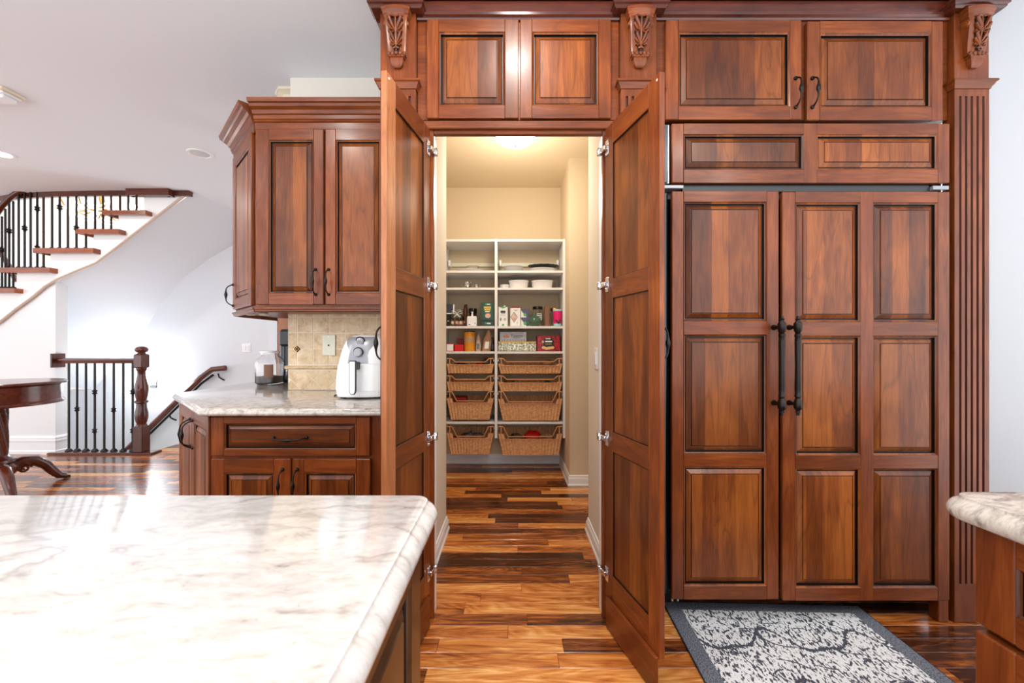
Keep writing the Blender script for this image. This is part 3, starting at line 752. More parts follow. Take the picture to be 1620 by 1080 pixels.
# open pantry doors: local x runs from hinge to outer edge, inner face at y=0
def pantry_door(label, hx, ang, sg):
    W, Z0, Z1, T = .385, .13, 2.128, .020
    o = thing('pantry_door', label, 'door', (hx, 1.745, 0), ang)
    yo = sg*T   # outer face side
    def bx(m, a, b, y0, y1, c, d, mi=0, ch=.001): m.box(a, b, y0, y1, c, d, mi, ch)
    for a, b, mt in ((0, .062, 'cherry_z'), (W-.068, W, 'cherry_raw' if sg < 0 else 'cherry_z')):
        m = MB(); bx(m, a, b, 0, yo, Z0, Z1, 0, .0015); m.build('stile', mt, o, None, False)
    rails = [(Z0, .235), (.755, .835), (1.395, 1.475), (Z1-.088, Z1)]
    for a, b in rails:
        m = MB(); bx(m, .062, W-.068, sg*.0004, yo-sg*.0004, a, b, 0, .0008); m.build('rail', 'cherry_x', o, None, False)
    for i in range(3):
        z0, z1 = rails[i][1], rails[i+1][0]
        m = MB(); bx(m, .062, W-.068, sg*.0075, sg*.0165, z0, z1, 0, 0)
        pnl = m.build('panel', 'cherry_panel', o, None, False)
        m = MB()
        for a, b, c, d in ((.062, .0645, z0, z1), (W-.0705, W-.068, z0, z1), (.0645, W-.0705, z0, z0+.0025), (.0645, W-.0705, z1-.0025, z1)):
            m.box(a, b, sg*.002, sg*.0072, c, d)
        m.build('glazed_edge', 'glaze', pnl, None, False)
    m = MB(); bx(m, .03, W-.006, -sg*.014, -sg*.001, .006, .135, 0, .0015); m.build('kick_board', 'cherry_x', o, None, False)
    for hz in (2.04, 1.456, .80, .222):
        m = MB()
        m.box(.004, .030, -sg*.003, -sg*.0001, hz-.032, hz+.032, 0, .001)
        m.box(-.024, .022, -sg*.017, -sg*.003, hz-.011, hz+.011, 0, .003)
        m.box(-.036, -.018, -sg*.024, -sg*.004, hz-.017, hz+.017, 0, .003)
        m.lathe([(.001, 0), (.0042, 0), (.0042, .003), (.001, .003)], 8, .017, -sg*.0035 if sg > 0 else .0035, hz+.024, ax='y').lathe([(.001, 0), (.0042, 0), (.0042, .003), (.001, .003)], 8, .017, -sg*.0035 if sg > 0 else .0035, hz-.024, ax='y')
        m.build('hinge', 'chrome', o, 40, False)
    M = Matrix.Rotation(PI, 4, 'Z') if sg > 0 else Matrix()
    cx = W-.034
    m = Matrix.Translation((cx, yo, 1.205)) @ M
    bow_handle(o, (0, 0, 0), .13, m, 'z', world=False)
    m = MB(); m.lathe([(.001, -.0005), (.004, -.0005), (.004, .003), (.001, .003)], 10, W-.016, 0, Z1-.02, ax='y'); m.build('bumper', 'trim_white', o, None, False)
pantry_door('open cherry pantry door left of the doorway with four chrome hinges', -.357, R(-90-10.4), -1)
pantry_door('open cherry pantry door right of the doorway with loose kick board', .400, R(-90+15), 1)

# refrigerator hidden behind cherry panels
YR = 1.742
def rx(px): return X(px, YR)
def rz(py): return Z(py, YR)
fr = thing('refrigerator', 'built-in refrigerator clad in cherry raised panels with two long bronze pulls', 'refrigerator', (1.28, 1.9, 0))
m = MB().box(.655, 1.90, 1.79, 2.40, .11, 2.14, c=.004); m.build('body', 'black_plastic', fr)
for px in (1487,):
    MB().box(rx(px), rx(px+16), YR+.005, YR+.05, .002, .108, c=.002).build('foot_panel', 'cherry_z', fr)
MB().box(.66, 2.02, 1.90, 1.92, .002, .11).build('toe_kick', 'black_void', fr)
frame_door(fr, 'grille_panel', rx(1063), rx(1503), rz(289), rz(195), YR, [(rx(1082), rx(1272)), (rx(1293), rx(1484))], [(rz(268), rz(212))])
dl = frame_door(fr, 'door', rx(1063), rx(1232.5), rz(948), rz(302), YR, [(rx(1082), rx(1213))], [(rz(927), rz(738)), (rz(718), rz(529)), (rz(507.5), rz(319))])
dr = frame_door(fr, 'door', rx(1238), rx(1503), rz(950), rz(303), YR, [(rx(1258.6), rx(1362)), (rx(1381.5), rx(1484))], [(rz(930), rz(741)), (rz(720), rz(531)), (rz(509), rz(320))])
PF = [(.001, -.208), (.007, -.207), (.007, -.197), (.010, -.194), (.007, -.190), (.008, -.186), (.0155, -.178), (.0165, -.168), (.0145, -.145), (.008, -.135), (.013, -.131), (.013, -.122), (.011, -.118), (.0125, -.10), (.0105, 0.0)]
PF += [(r, -h) for r, h in PF[-2::-1]]
for d, hx in ((dl, 1.125), (dr, 1.192)):
    m = MB().lathe(PF, 16, hx, YR-.052, 1.112)
    for sg in (-1, 1): m.tube([(hx, YR, 1.112+sg*.162), (hx, YR-.02, 1.112+sg*.162), (hx, YR-.052, 1.112+sg*.162)], [.0125, .0075, .0075], 10)
    m.build('pull_handle', 'bronze', d, 40)
MB().box(X(1050, YR), X(1060.5, YR), YR+.010, YR+.055, rz(289), rz(195), c=.002).build('side_trim', 'steel', fr)
m = MB().box(X(1051.5, YR), X(1057, YR), YR+.0, YR+.009, rz(288), rz(198)); m.build('trim_channel', 'dark_steel', fr)
MB().lathe([(.006, .115), (.011, .118), (.011, 1.86), (.006, 1.864)], 12, X(1056, YR), YR+.03, 0).build('hinge_tube', 'dark_steel', fr, 40)
MB().box(rx(1050), rx(1082), YR+.004, YR+.02, rz(297), rz(292), c=.001).build('hinge_bracket', 'silver_plastic', fr)
MB().box(rx(1478), rx(1503), YR+.004, YR+.02, rz(299), rz(293), c=.001).build('hinge_bracket', 'silver_plastic', fr)
MB().box(rx(1083), rx(1477), YR+.02, YR+.045, rz(300), rz(290)).build('vent_gap', 'charcoal', fr)
for px in (1066, 1075): MB().lathe([(.001, 0), (.005, 0), (.005, .02), (.001, .02)], 8, rx(px), YR+.02, .085).build('leveler', 'steel', fr)
MB().box(.622, .648, 1.80, 2.40, .004, 2.165).build('side_panel', 'cherry_z', thing('cabinet_side_panel', 'narrow cherry side panel left of the refrigerator', 'panel', (.637, 1.8, 0)))

# ---- left run: base, counter, wall cabinet
YB, YBF = 1.83, 1.85
b = thing('base_cabinet', 'cherry base cabinet with one wide drawer over two doors', 'cabinet', (-1.0, YBF, 0))
MB().box(-1.375, -.572, YBF, YBF+.022, .10, .878, 0, .001).box(-1.375, -.572, YBF+.023, 2.50, .10, .878).box(-1.36, -.58, YBF+.06, 2.50, .002, .10).build('carcass', 'cherry_z', b)
bz = lambda p: Z(p, YB); bxx = lambda p: X(p, YB)
d = frame_door(b, 'drawer', bxx(333.6), bxx(585), bz(721), bz(659.5), YB, [(bxx(354), bxx(563))], [(bz(711.5), bz(669.5))], panel='cherry_panel_x')
bow_handle(d, (bxx(459), YB, bz(692)), .15, axis='x', out=.03)
for a, bb, pa, pb, h in ((333.6, 459.4, 354, 433, 447), (462, 585.4, 481, 563, 470)):
    d = frame_door(b, 'door', bxx(a), bxx(bb), .13, bz(726), YB, [(bxx(pa), bxx(pb))], [(.19, bz(748))])
    bow_handle(d, (bxx(h), YB, bz(765)), .13)
# angled end of the base run
ax0, ay0, ax1, ay1 = -1.383, 1.842, -1.935, 2.345
La = math.hypot(ax1-ax0, ay1-ay0); th = math.atan2(ay0-ay1, ax0-ax1)
a = thing('angled_base_cabinet', 'narrow angled cherry base cabinet at the outer corner of the counter', 'cabinet', (ax1, ay1, 0), th)
MB().box(0, La, .020, .04, .10, .878, 0, .001).build('face_frame', 'cherry_z', a, None, False)
MB().box(.03, La-.03, .08, .10, .002, .10).build('toe_kick', 'cherry_z', a, None, False)
pl = [(ax1+.02, ay1+.03), (ax0-.002, ay0+.03), (ax0-.002, 2.5), (-1.40, 2.52), (-1.40, 3.35), (ax1+.01, 3.35)]
MB().prism(pl, .10, .878).build('carcass', 'cherry_z', a)
hw = La/2
for x0, x1, hh in ((.004, hw-.012, None), (hw-.008, La-.012, 1)):
    d = frame_door(a, 'door', x0, x1, .13, .872, 0, [(x0+.055, x1-.055)], [(.20, .80)], None, world=False)
    bow_handle(d, (x1-.028 if not hh else x0+.028, 0, .74), .14, None, 'z', .042, False)

# granite counter wrapping the wall end
cpoly = [(-.574, 1.80), (-1.40, 1.80), (-1.985, 2.36), (-2.0, 3.40), (-1.412, 3.40), (-1.412, 2.536), (-.574, 2.536)]
EDGE = [(.012, .8795), (.004, .883), (0, .89), (0, .897), (.003, .903), (.006, .9045), (.007, .909), (.011, .9135), (.016, .9155)]
m = MB(); slab(m, cpoly, EDGE)
tag(m.build('countertop', 'granite_counter', None, 40), 'grey and cream granite countertop under the white air fryer', 'countertop')

# wall cabinet with angled end
YU, YUF = 2.18, 2.20
ux = lambda p: X(p, YU); uz = lambda p: Z(p, YU)
u = thing('wall_cabinet', 'tall cherry wall cabinet with two raised panel doors above the air fryer', 'cabinet', (-1.0, YUF, 1.39))
MB().box(ux(402), -.572, YUF, YUF+.02, uz(489), 2.365, 0, .001).box(ux(402)+.002, -.572, YUF+.021, 2.535, uz(489), 2.36).build('carcass', 'cherry_z', u)
for i, (p0, p1, q0, q1, h) in enumerate(((404, 511.5, 425, 495.5, 503), (514.5, 622, 531, 601.5, 523.5))):
    d = frame_door(u, 'door', ux(p0), ux(p1), uz(481.5), uz(204), YU, [(ux(q0), ux(q1))], [(uz(463.5), uz(221))])
    bow_handle(d, (ux(h-3.5), YU, uz(446)), .135)
MB().sweep([(-.574, 2.535), (-.574, YUF), (ux(402), YUF)], [(0, 0), (.006, 0), (.014, .006), (.014, .014), (.02, .018), (.02, .026), (0, .03)], 0, uz(493.5), side=-1).build('light_rail', 'cherry_x', u, 25)
CW = [(0, 2.352), (.010, 2.352), (.016, 2.358), (.012, 2.366), (.014, 2.398), (.022, 2.402), (.020, 2.410), (.026, 2.414), (.028, 2.432), (.036, 2.436), (.044, 2.452), (.062, 2.462), (.068, 2.474), (.080, 2.476), (.084, 2.496), (0, 2.496)]
cx0 = ux(402); tdi = .352
MB().sweep([(-.574, YUF), (cx0, YUF)], CW, side=-1).build('crown', 'cherry_x', u, 25)
v = thing('angled_wall_cabinet', 'narrow angled cherry wall cabinet door at the left end of the wall cabinet', 'cabinet', (cx0-tdi, YUF+tdi, 1.39), R(-45))
Lu = tdi*math.sqrt(2); zb, zt = uz(489), 2.365
VM = Matrix.Translation((0, 0, -1.39))
MB(VM).box(0, Lu, .0, .02, zb, zt, 0, .001).build('face_frame', 'cherry_z', v, None, False)
MB().prism([(cx0-tdi+.02, YUF+tdi+.01), (cx0+.001, YUF+.03), (cx0+.001, 2.535), (-1.41, 2.535), (-1.41, 3.0), (cx0-tdi+.02, 3.0)], zb+.004, zt-.003).build('carcass', 'cherry_z', v)
d = frame_door(v, 'door', .012, Lu-.03, uz(481.5), uz(204), -.02, [(.012+.06, Lu-.09)], [(uz(463.5), uz(221))], VM, world=False)
bow_handle(d, (.036, -.02, uz(455)), .13, VM, 'z', .036, False)
MB().sweep([(cx0, YUF), (cx0-tdi, YUF+tdi), (cx0-tdi, 3.0)], CW, side=-1).build('crown', 'cherry_x', v, 25)
MB().sweep([(cx0, YUF), (cx0-tdi, YUF+tdi), (cx0-tdi, 3.0)], [(0, 0), (.006, 0), (.014, .006), (.014, .014), (.02, .018), (.02, .026), (0, .03)], 0, uz(493.5), side=-1).build('light_rail', 'cherry_x', v, 25)
for x in (-1.60, -1.52): MB().box(x-.02, x+.02, 2.45, 2.49, zb-.012, zb+.003, c=.003).build('puck_light', 'ivory_plastic', v)
o = thing('tall_end_panel', 'cherry panel behind the black coffee machine', 'panel', (-1.7, 3.43, .0))
MB().box(-1.985, -1.41, 3.42, 3.44, .002, 2.3, c=.002).build('panel', 'cherry_raw', o)

# island
ie = [(.010, .872), (.003, .877), (0, .885), (0, .892), (.003, .899), (.008, .905), (.0145, .909), (.0165, .9105), (.0175, .915), (.0185, .9155)]
ip = rounded([(-.138, .782), (-2.4, .782), (-2.4, -.75), (-.138, -.75)], [.045, 0, 0, .045], 8)
m = MB(); slab(m, ip, ie)
tag(m.build('island_countertop', 'granite_island', None, 50), 'white granite island countertop with tan and grey veins in the foreground', 'countertop')
isl = thing('kitchen_island', 'dark brown paneled island cabinet under the white granite top', 'island', (-1.2, 0, 0))
MB().box(-2.36, -.195, -.70, .735, .09, .871).box(-2.3, -.24, -.65, .69, .002, .09).build('carcass', 'umber_z', isl)
Mi = Matrix(((0, -1, 0, 0), (1, 0, 0, 0), (0, 0, 1, 0), (0, 0, 0, 1)))  # local x -> world y, local -y -> world +x
frame_door(isl, 'side_panel', -.70, .738, .10, .871, .168, [(-.64, -.02), (.05, .67)], [(.17, .80)], Mi, .027, True, ('umber_z', 'umber_x'), 'umber_z')
frame_door(isl, 'end_panel', .196, 2.36, .10, .871, -.757, [(.26, .9), (.97, 1.6), (1.67, 2.3)], [(.17, .80)], Matrix.Rotation(PI, 4, 'Z'), .02, True, ('umber_z', 'umber_z'), 'umber_z')

# counter on the right edge
rp = rounded([(.826, .80), (2.6, .80), (2.6, -.8), (.826, -.8)], [.05, 0, 0, 0], 8)
m = MB(); slab(m, rp, ie)
tag(m.build('side_countertop', 'granite_counter', None, 50), 'speckled cream granite countertop corner at the right edge', 'countertop')
rc = thing('drawer_cabinet', 'cherry drawer cabinet under the cream granite top at the right edge', 'cabinet', (1.7, 0, 0))
MB().box(.882, 2.55, -.75, .752, .09, .871).box(.93, 2.5, -.7, .71, .002, .09).build('carcass', 'cherry_z', rc)
Mr = Matrix(((0, 1, 0, 0), (-1, 0, 0, 0), (0, 0, 1, 0), (0, 0, 0, 1)))  # local x -> world -y, local -y -> world -x
for (p, q) in ((.685, .868), (.40, .672), (.11, .387)):
    frame_door(rc, 'drawer', -.752, .0, p, q, .858, [(-.69, -.06)], [(p+.05, q-.05)], Mr, .022, True, ('cherry_z', 'cherry_y'), 'cherry_panel')

# rug
rg = thing('rug', 'slate grey and ivory damask rug before the refrigerator', 'rug', (1.120, 1.365, 0), R(-2.0))
pts = []; m = MB(); slab(m, [(-.44, -.50), (.44, -.50), (.44, .50), (-.44, .50)], [(.002, .001), (0, .003), (.002, .0065), (.006, .0075)]); m.build('pile', 'rug_pile', rg, None, False)
m = MB(); m.tube([(-.44, -.50, .004), (.44, -.50, .004), (.44, .50, .004), (-.44, .50, .004)], .0035, 6, closed=True); m.build('binding', 'rug_binding', rg, None, False)
# ---------------------------------------------------------------- pantry shelving, baskets and goods
YS = 3.73
sx = lambda p, Y=YS: X(p, Y)
sz = lambda p, Y=YS: Z(p, Y)
sh = thing('shelving_unit', 'white wall hung pantry shelving of two bays with five shelf levels', 'shelves', (-.06, 3.9, .33))
YB1 = 4.095
bot, top = sz(693), sz(377.5)
for a, b in ((697, 700.5), (782.6, 786.8), (890.6, 894.4)):
    MB().box(sx(a), sx(b), YS, YB1, bot, top, c=.0015).build('side_panel', 'melamine', sh)
LV = [380, 429.5, 456.5, 517.5, 557.5, 669]; ST = []
for k, yv in enumerate(LV):
    zt = sz(yv-1.8); ST.append(zt)
    for a, b in ((700.6, 782.5), (786.9, 890.5)):
        MB().box(sx(a), sx(b), YS+.003, YB1-.002, zt-.021, zt, c=.0015).build('shelf', 'melamine', sh)
for a, b in ((700.6, 782.5), (786.9, 890.5)):
    MB().box(sx(a), sx(b), 4.07, 4.094, 1.985, 2.022, c=.002).build('hanging_rail', 'ivory_plastic', sh)
for p in (703.5, 790, 887):
    MB().box(X(p, YS)-.010, X(p, YS)+.014, 3.99, 4.069, 1.975, 2.035, c=.004).build('rail_bracket', 'white_plastic', sh)

def basket(label, p0, p1, q0, q1, ry, ty, dy, by, wy, dip, grp='wicker pull-out baskets'):
    """p: top left/right px, q: bottom left/right px, ry rim wire, ty corner top, dy front dip, by bottom, wy wire dip"""
    Yf = YS-.002; D = .30
    x0, x1, u0, u1 = sx(p0, Yf), sx(p1, Yf), sx(q0, Yf), sx(q1, Yf)
    zr, zt, zd, zb, zw = sz(ry, Yf), sz(ty, Yf), sz(dy, Yf), sz(by, Yf), sz(wy, Yf)
    o = thing('wicker_basket', label, 'basket', ((x0+x1)/2, Yf+D/2, zb), group=grp)
    def panel(m, f, n, rows, ztop):
        """f(t, z) -> point and outward normal; woven strands stand proud alternately"""
        V = []; F = []
        for r in range(rows+1):
            for i in range(n+1):
                t = i/n; zt_ = ztop(t); z = zb+(zt_-zb)*r/rows
                p, nn = f(t, z); k = .0042*math.cos(2*PI*i/4)+.0016*math.cos(PI*i/2+PI*(r % 2))*(1 if i % 2 else .4)
                V.append((p[0]+nn[0]*k, p[1]+nn[1]*k, p[2]))
        for r in range(rows):
            for i in range(n):
                a = r*(n+1)+i; F.append((a, a+1, a+n+2, a+n+1))
        m.add(V, F)
    ins = .05
    def fx(z): return lerp(u0, x0, (z-zb)/(zt-zb)), lerp(u1, x1, (z-zb)/(zt-zb))
    def ftop(t):
        w = abs(t-.5)*2; e = 1-2*ins/(x1-x0)
        return zt if w > e else zd
    rows = max(5, int((zt-zb)/.0075)); n = 4*max(8, int((x1-x0)/.03))
    m = MB()
    panel(m, lambda t, z: ((lerp(*fx(z), t), Yf+.012*(zt-z)/(zt-zb), z), (0, -1)), n, rows, ftop)
    m.build('front', 'wicker', o, 50)
    m = MB()
    panel(m, lambda t, z: ((fx(z)[0], lerp(Yf+.012, Yf+D, t), z), (-1, 0)), 40, rows, lambda t: zt); m.build('side', 'wicker', o, 50)
    m = MB()
    panel(m, lambda t, z: ((fx(z)[1], lerp(Yf+.012, Yf+D, t), z), (1, 0)), 40, rows, lambda t: zt); m.build('side', 'wicker', o, 50)
    m = MB()
    panel(m, lambda t, z: ((lerp(*fx(z), t), Yf+D, z), (0, 1)), n, rows, lambda t: zt); m.build('back', 'wicker', o, 50)
    MB().box(u0, u1, Yf+.012, Yf+D, zb, zb+.005).build('bottom', 'wicker', o)
    r = .0052
    m = MB(); a = .045 if dip > .02 else .03
    xa, xb = x0+.026, x1-.026
    fp = [(x0+.002, Yf, zr), (xa+.012, Yf, zr), (xa+.02, Yf, zr-.004), (xa+.02+a, Yf, zw), (xb-.02-a, Yf, zw), (xb-.02, Yf, zr-.004), (xb-.012, Yf, zr), (x1-.002, Yf, zr)]
    m.tube(fp, r, 6, up=(0, 1, 0)); m.build('front_rim', 'copper', o, 60)
    m = MB().tube([(x0+.002, Yf, zr), (x0+.002, Yf+D, zr), (x1-.002, Yf+D, zr), (x1-.002, Yf, zr)], r, 6); m.build('rim', 'copper', o, 60)
    for xv in (xa, xb): MB().tube([(xv, Yf, zr), (xv, Yf, zd)], r, 6).build('rim_post', 'copper', o, 60)
    for xv in (xa+.0, ): pass
    MB().tube([(xa, Yf-.003, zd), (lerp(xa, xb, .5), Yf-.003, zd), (xb, Yf-.003, zd)], .0045, 6, up=(0, 1, 0)).build('front_edge', 'copper', o, 60)
    for xv in (x0-.006, x1+.0): MB().box(xv, xv+.006, Yf+.01, Yf+.05, zr-.03, zr-.008, c=.001).build('runner_clip', 'steel', o)
    return o
L0, L1, R0, R1 = 707.2, 780.8, 788.4, 889.2
basket('shallow narrow wicker basket, topmost of the left column', L0, L1, 709.5, 777.7, 567, 575.5, 577, 590.3, 572.6, .01)
basket('shallow wide wicker basket, topmost of the right column', R0, R1, 792.6, 886, 567, 575.5, 578.5, 590.5, 572, .01)
basket('shallow narrow wicker basket, second from the top in the left column', L0, L1, 709.5, 777.7, 594.6, 604, 604.6, 618.3, 600, .01)
basket('shallow wide wicker basket, second from the top in the right column', R0, R1, 792.6, 886, 594.6, 604, 605.6, 618.7, 600, .01)
basket('deep narrow wicker basket resting above the lower left shelf', L0, L1, 713.6, 773.7, 619.5, 630, 637, 664, 634, .05)
basket('deep wide empty wicker basket resting above the lower right shelf', R0, R1, 795.8, 883.5, 619.5, 631, 638.5, 665.3, 635.5, .05)
basket('deep narrow wicker basket hanging at the bottom of the left bay', L0, L1, 713.6, 773.7, 674.6, 685, 693, 718.7, 690, .05)
basket('deep wide wicker basket hanging at the bottom of the right bay', R0, R1, 795.8, 883.5, 674.6, 686, 694.5, 720, 690.5, .05)

def blob(name, label, cat, c, size, mt, seed=0, grp=None):
    rn = random.Random(seed); ph = [rn.uniform(0, 6.28) for _ in range(8)]; m = MB(); rings = []
    N, K = 18, 10
    for i in range(K+1):
        th_ = PI*i/K; ring = []
        for k in range(N):
            a = 2*PI*k/N
            q = 1+.10*math.sin(3*a+ph[0]+2*th_)+.08*math.sin(5*a+ph[1]-3*th_)+.07*math.sin(7*th_+ph[2]+2*a)+.05*math.sin(9*a+ph[3]+5*th_)
            st = math.sin(th_)**.6
            ring.append((c[0]+size[0]*q*st*math.cos(a), c[1]+size[1]*q*st*math.sin(a), c[2]+size[2]*q*math.cos(th_)))
        rings.append(ring)
    m.loft(rings); o = m.build(name, mt, None, 40)
    return tag(o, label, cat, grp)
def at(px, py, Y): return (X(px, Y), Y, Z(py, Y))
G = 'packets in the wicker baskets'
blob('snack_bag', 'red foil snack bag in the bottom right basket', 'bag', at(842, 690, 3.86), (.075, .07, .05), 'red', 1, G)
blob('snack_bag', 'silver foil bag at the left inside the bottom right basket', 'bag', at(816, 693, 3.86), (.065, .07, .04), 'foil_bag', 2, G)
blob('snack_bag', 'brown paper bag at the right inside the bottom right basket', 'bag', at(868, 691, 3.88), (.045, .07, .045), 'kraft_bag', 3, G)
blob('snack_bag', 'grey foil bag spread across the bottom left basket', 'bag', at(748, 692, 3.87), (.11, .09, .05), 'foil_bag', 4, G)
blob('snack_bag', 'dark red packet at the left inside the bottom left basket', 'bag', at(718, 697, 3.87), (.035, .06, .04), 'dark_red', 5, G)
tag(MB().box(*[X(p, 3.85) for p in (720, 739)], 3.80, 3.92, Z(662, 3.8), Z(627, 3.85), c=.004).build('box', 'dark_red'), 'dark red box inside the deep left basket', 'box', G)
blob('snack_bag', 'dark packet beside the red box in the deep left basket', 'bag', at(755, 648, 3.87), (.06, .07, .055), 'charcoal', 6, G)
blob('snack_bag', 'orange packet in the second wide basket from the top', 'bag', at(833, 607, 3.87), (.065, .08, .022), 'orange', 7, G)
blob('snack_bag', 'green packet in the second wide basket from the top', 'bag', at(866, 606, 3.87), (.035, .07, .024), 'dark_green', 8, G)
blob('snack_bag', 'olive packet at the left of the second wide basket', 'bag', at(806, 604, 3.87), (.05, .07, .026), 'kraft', 9, G)
blob('snack_bag', 'red packet in the topmost narrow basket', 'bag', at(759, 577, 3.87), (.04, .07, .025), 'red', 10, G)
blob('snack_bag', 'grey foil packet at the right of the topmost narrow basket', 'bag', at(771, 573, 3.88), (.045, .07, .032), 'foil_bag', 11, G)
blob('snack_bag', 'dark blue packet at the left of the topmost narrow basket', 'bag', at(731, 578, 3.87), (.07, .07, .022), 'navy', 12, G)
blob('snack_bag', 'brown foil packet in the topmost wide basket', 'bag', at(864, 574, 3.88), (.06, .07, .030), 'kraft_bag', 13, G)

# ---- shelf goods.  s1..s4: shelf tops
S1, S2, S3, S4 = ST[1]+.0005, ST[2]+.0005, ST[3]+.0005, ST[4]+.0005
Y0 = 3.80
gx = lambda p, Y=Y0: X(p, Y)
def hh(pt, pb, Y=Y0): return (pb-pt)*Y/FPX
def lathe_item(name, label, cat, px, Y, z, prof, mt, n=24, part='body', grp=None, sxy=(1, 1)):
    o = thing(name, label, cat, (X(px, Y), Y, z), group=grp)
    MB().lathe(prof, n, sx=sxy[0], sy=sxy[1]).build(part, mt, o, 40, False)
    return o
def sub(o, name, m, mt, smooth=40): return m.build(name, mt, o, smooth, False)
# top shelf
lathe_item('platter', 'large white platter under the cut glass bowl', 'platter', 745, 3.90, S1, [(.001, 0), (.07, 0), (.10, .012), (.135, .022), (.14, .026), (.134, .026), (.1, .017), (.07, .006), (.001, .006)], 'porcelain', 32)
o = lathe_item('glass_bowl', 'cut glass bowl standing on the white platter', 'bowl', 748, 3.90, S1+.0065, [(.001, 0), (.028, 0), (.030, .004), (.045, .030), (.058, .055), (.060, .060), (.056, .058), (.042, .030), (.026, .007), (.001, .006)], 'glass', 28)
m = MB()
for k in range(14):
    a = 2*PI*k/14; m.tube([(.032*math.cos(a), .032*math.sin(a), .006), (.0475*math.cos(a), .0475*math.sin(a), .030), (.060*math.cos(a), .060*math.sin(a), .056)], .002, 5)
tag(sub(o, 'cut_facets', m, 'glass'), kind='stuff')
for k in range(6):
    lathe_item('dinner_plate', ('lowest', 'second lowest', 'third lowest', 'third highest', 'second highest', 'topmost')[k]+' white dinner plate of the stack beside the shelf divider', 'plate', 812.5, 3.90, S1+k*.0105, [(.001, 0), (.06, 0), (.075, .005), (.092, .012), (.093, .014), (.075, .008), (.06, .003), (.001, .003)], 'porcelain', 28, 'dish', 'stacked white dinner plates')
for k in range(3):
    lathe_item('oval_platter', ('lowest', 'middle', 'topmost')[k]+' white oval platter of the stack under the black tray', 'platter', 858, 3.90, S1+k*.011, [(.001, 0), (.09, 0), (.11, .008), (.132, .018), (.133, .021), (.11, .012), (.09, .004), (.001, .004)], 'porcelain', 32, 'dish', 'stacked white oval platters', (1, .8))
o = thing('tray', 'black tray with a scalloped rim on top of the white platters', 'tray', (X(859.5, 3.89), 3.89, S1+.0435))
rg = []
for rr, z in ((.001, 0), (.09, 0), (.12, .010), (.142, .024), (.147, .030), (.141, .030), (.118, .016), (.09, .005), (.001, .005)):
    rg.append([(rr*(1+(.02*math.cos(14*a) if rr > .1 else 0))*math.cos(a), .75*rr*(1+(.02*math.cos(14*a) if rr > .1 else 0))*math.sin(a), z) for a in [2*PI*k/84 for k in range(84)]])
MB().loft(rg).build('dish', 'black_plastic', o, 40, False)
m = MB()
for k in range(14):
    a = 2*PI*k/14; m.lathe([(.001, .004), (.004, .003), (.005, 0), (.001, -.002)], 8, .1455*math.cos(a), .109*math.sin(a), .0315)
tag(sub(o, 'rim_beads', m, 'copper'), kind='stuff')
# second shelf
def jug(px, w, h, label, name, handle=True, spout=True):
    o = thing(name, label, 'jug' if spout else 'bowl', (X(px, 3.86), 3.86, S2+.0035))
    r = w/2
    MB().lathe([(.001, 0), (r*.7, 0), (r*.72, .004), (r*.5, .008), (r*.95, h*.35), (r, h*.55), (r*.82, h*.85), (r*.9, h), (r*.85, h), (r*.7, h*.8), (.001, h*.7)], 20).build('body', 'chrome', o, 50, False)
    for sg in ((-1,) if spout else (-1, 1)):
        sub(o, 'handle', MB().tube([(sg*r*.88, 0, h*.85), (sg*r*1.45, 0, h*.88), (sg*r*1.55, 0, h*.55), (sg*r*1.2, 0, h*.3), (sg*r*.9, 0, h*.3)], .0022, 6, up=(0, 1, 0)), 'chrome')
    if spout: sub(o, 'spout', MB().tube([(r*.6, 0, h*.75), (r*1.0, 0, h*.95), (r*1.25, 0, h*1.04)], [.009, .007, .004], 8), 'chrome')
    return o
lathe_item('serving_tray', 'round silver tray under the silver creamer', 'tray', 745, 3.87, S2, [(.001, 0), (.085, 0), (.1, .003), (.1, .0045), (.085, .0022), (.001, .0022)], 'chrome', 32, 'dish')
jug(739.5, .062, .066, 'polished silver creamer on the silver tray', 'creamer')
jug(754, .046, .042, 'small polished silver sugar bowl on the silver tray', 'sugar_bowl', True, False)
for k in range(2):
    lathe_item('small_bowl', ('lower', 'upper')[k]+' white small bowl of the pair left of the casseroles', 'bowl', 798.5, 3.88, S2+k*.009, [(.001, 0), (.03, 0), (.042, .018), (.048, .036), (.046, .036), (.039, .018), (.028, .003), (.001, .003)], 'porcelain', 24, 'dish', 'nested white small bowls')
def casserole(px, w, label):
    o = thing('casserole_dish', label, 'dish', (X(px, 3.88), 3.88, S2))
    def se(rx_, ry_, z): return [(rx_*math.copysign(abs(math.cos(a))**.7, math.cos(a)), ry_*math.copysign(abs(math.sin(a))**.7, math.sin(a)), z) for a in [2*PI*k/36 for k in range(36)]]
    MB().loft([se(.001, .001, 0), se(w*.40, .068, 0), se(w*.42, .072, .006), se(w*.46, .085, .062), se(w*.5, .095, .07), se(w*.505, .096, .078), se(w*.48, .09, .080), se(w*.44, .08, .066), se(w*.39, .066, .008), se(.001, .001, .008)]).build('dish', 'porcelain', o, 40, False)
    m = MB()
    for k in range(24):
        a = 2*PI*k/24; p = [se(w*.425, .073, .008)[k*36//24], se(w*.462, .086, .06)[k*36//24]]; m.tube(p, .0014, 5)
    tag(sub(o, 'fluting', m, 'porcelain'), kind='stuff')
casserole(820.5, .195, 'white fluted casserole dish beside the small bowls')
casserole(857.5, .212, 'white fluted casserole dish at the right of the shelf')
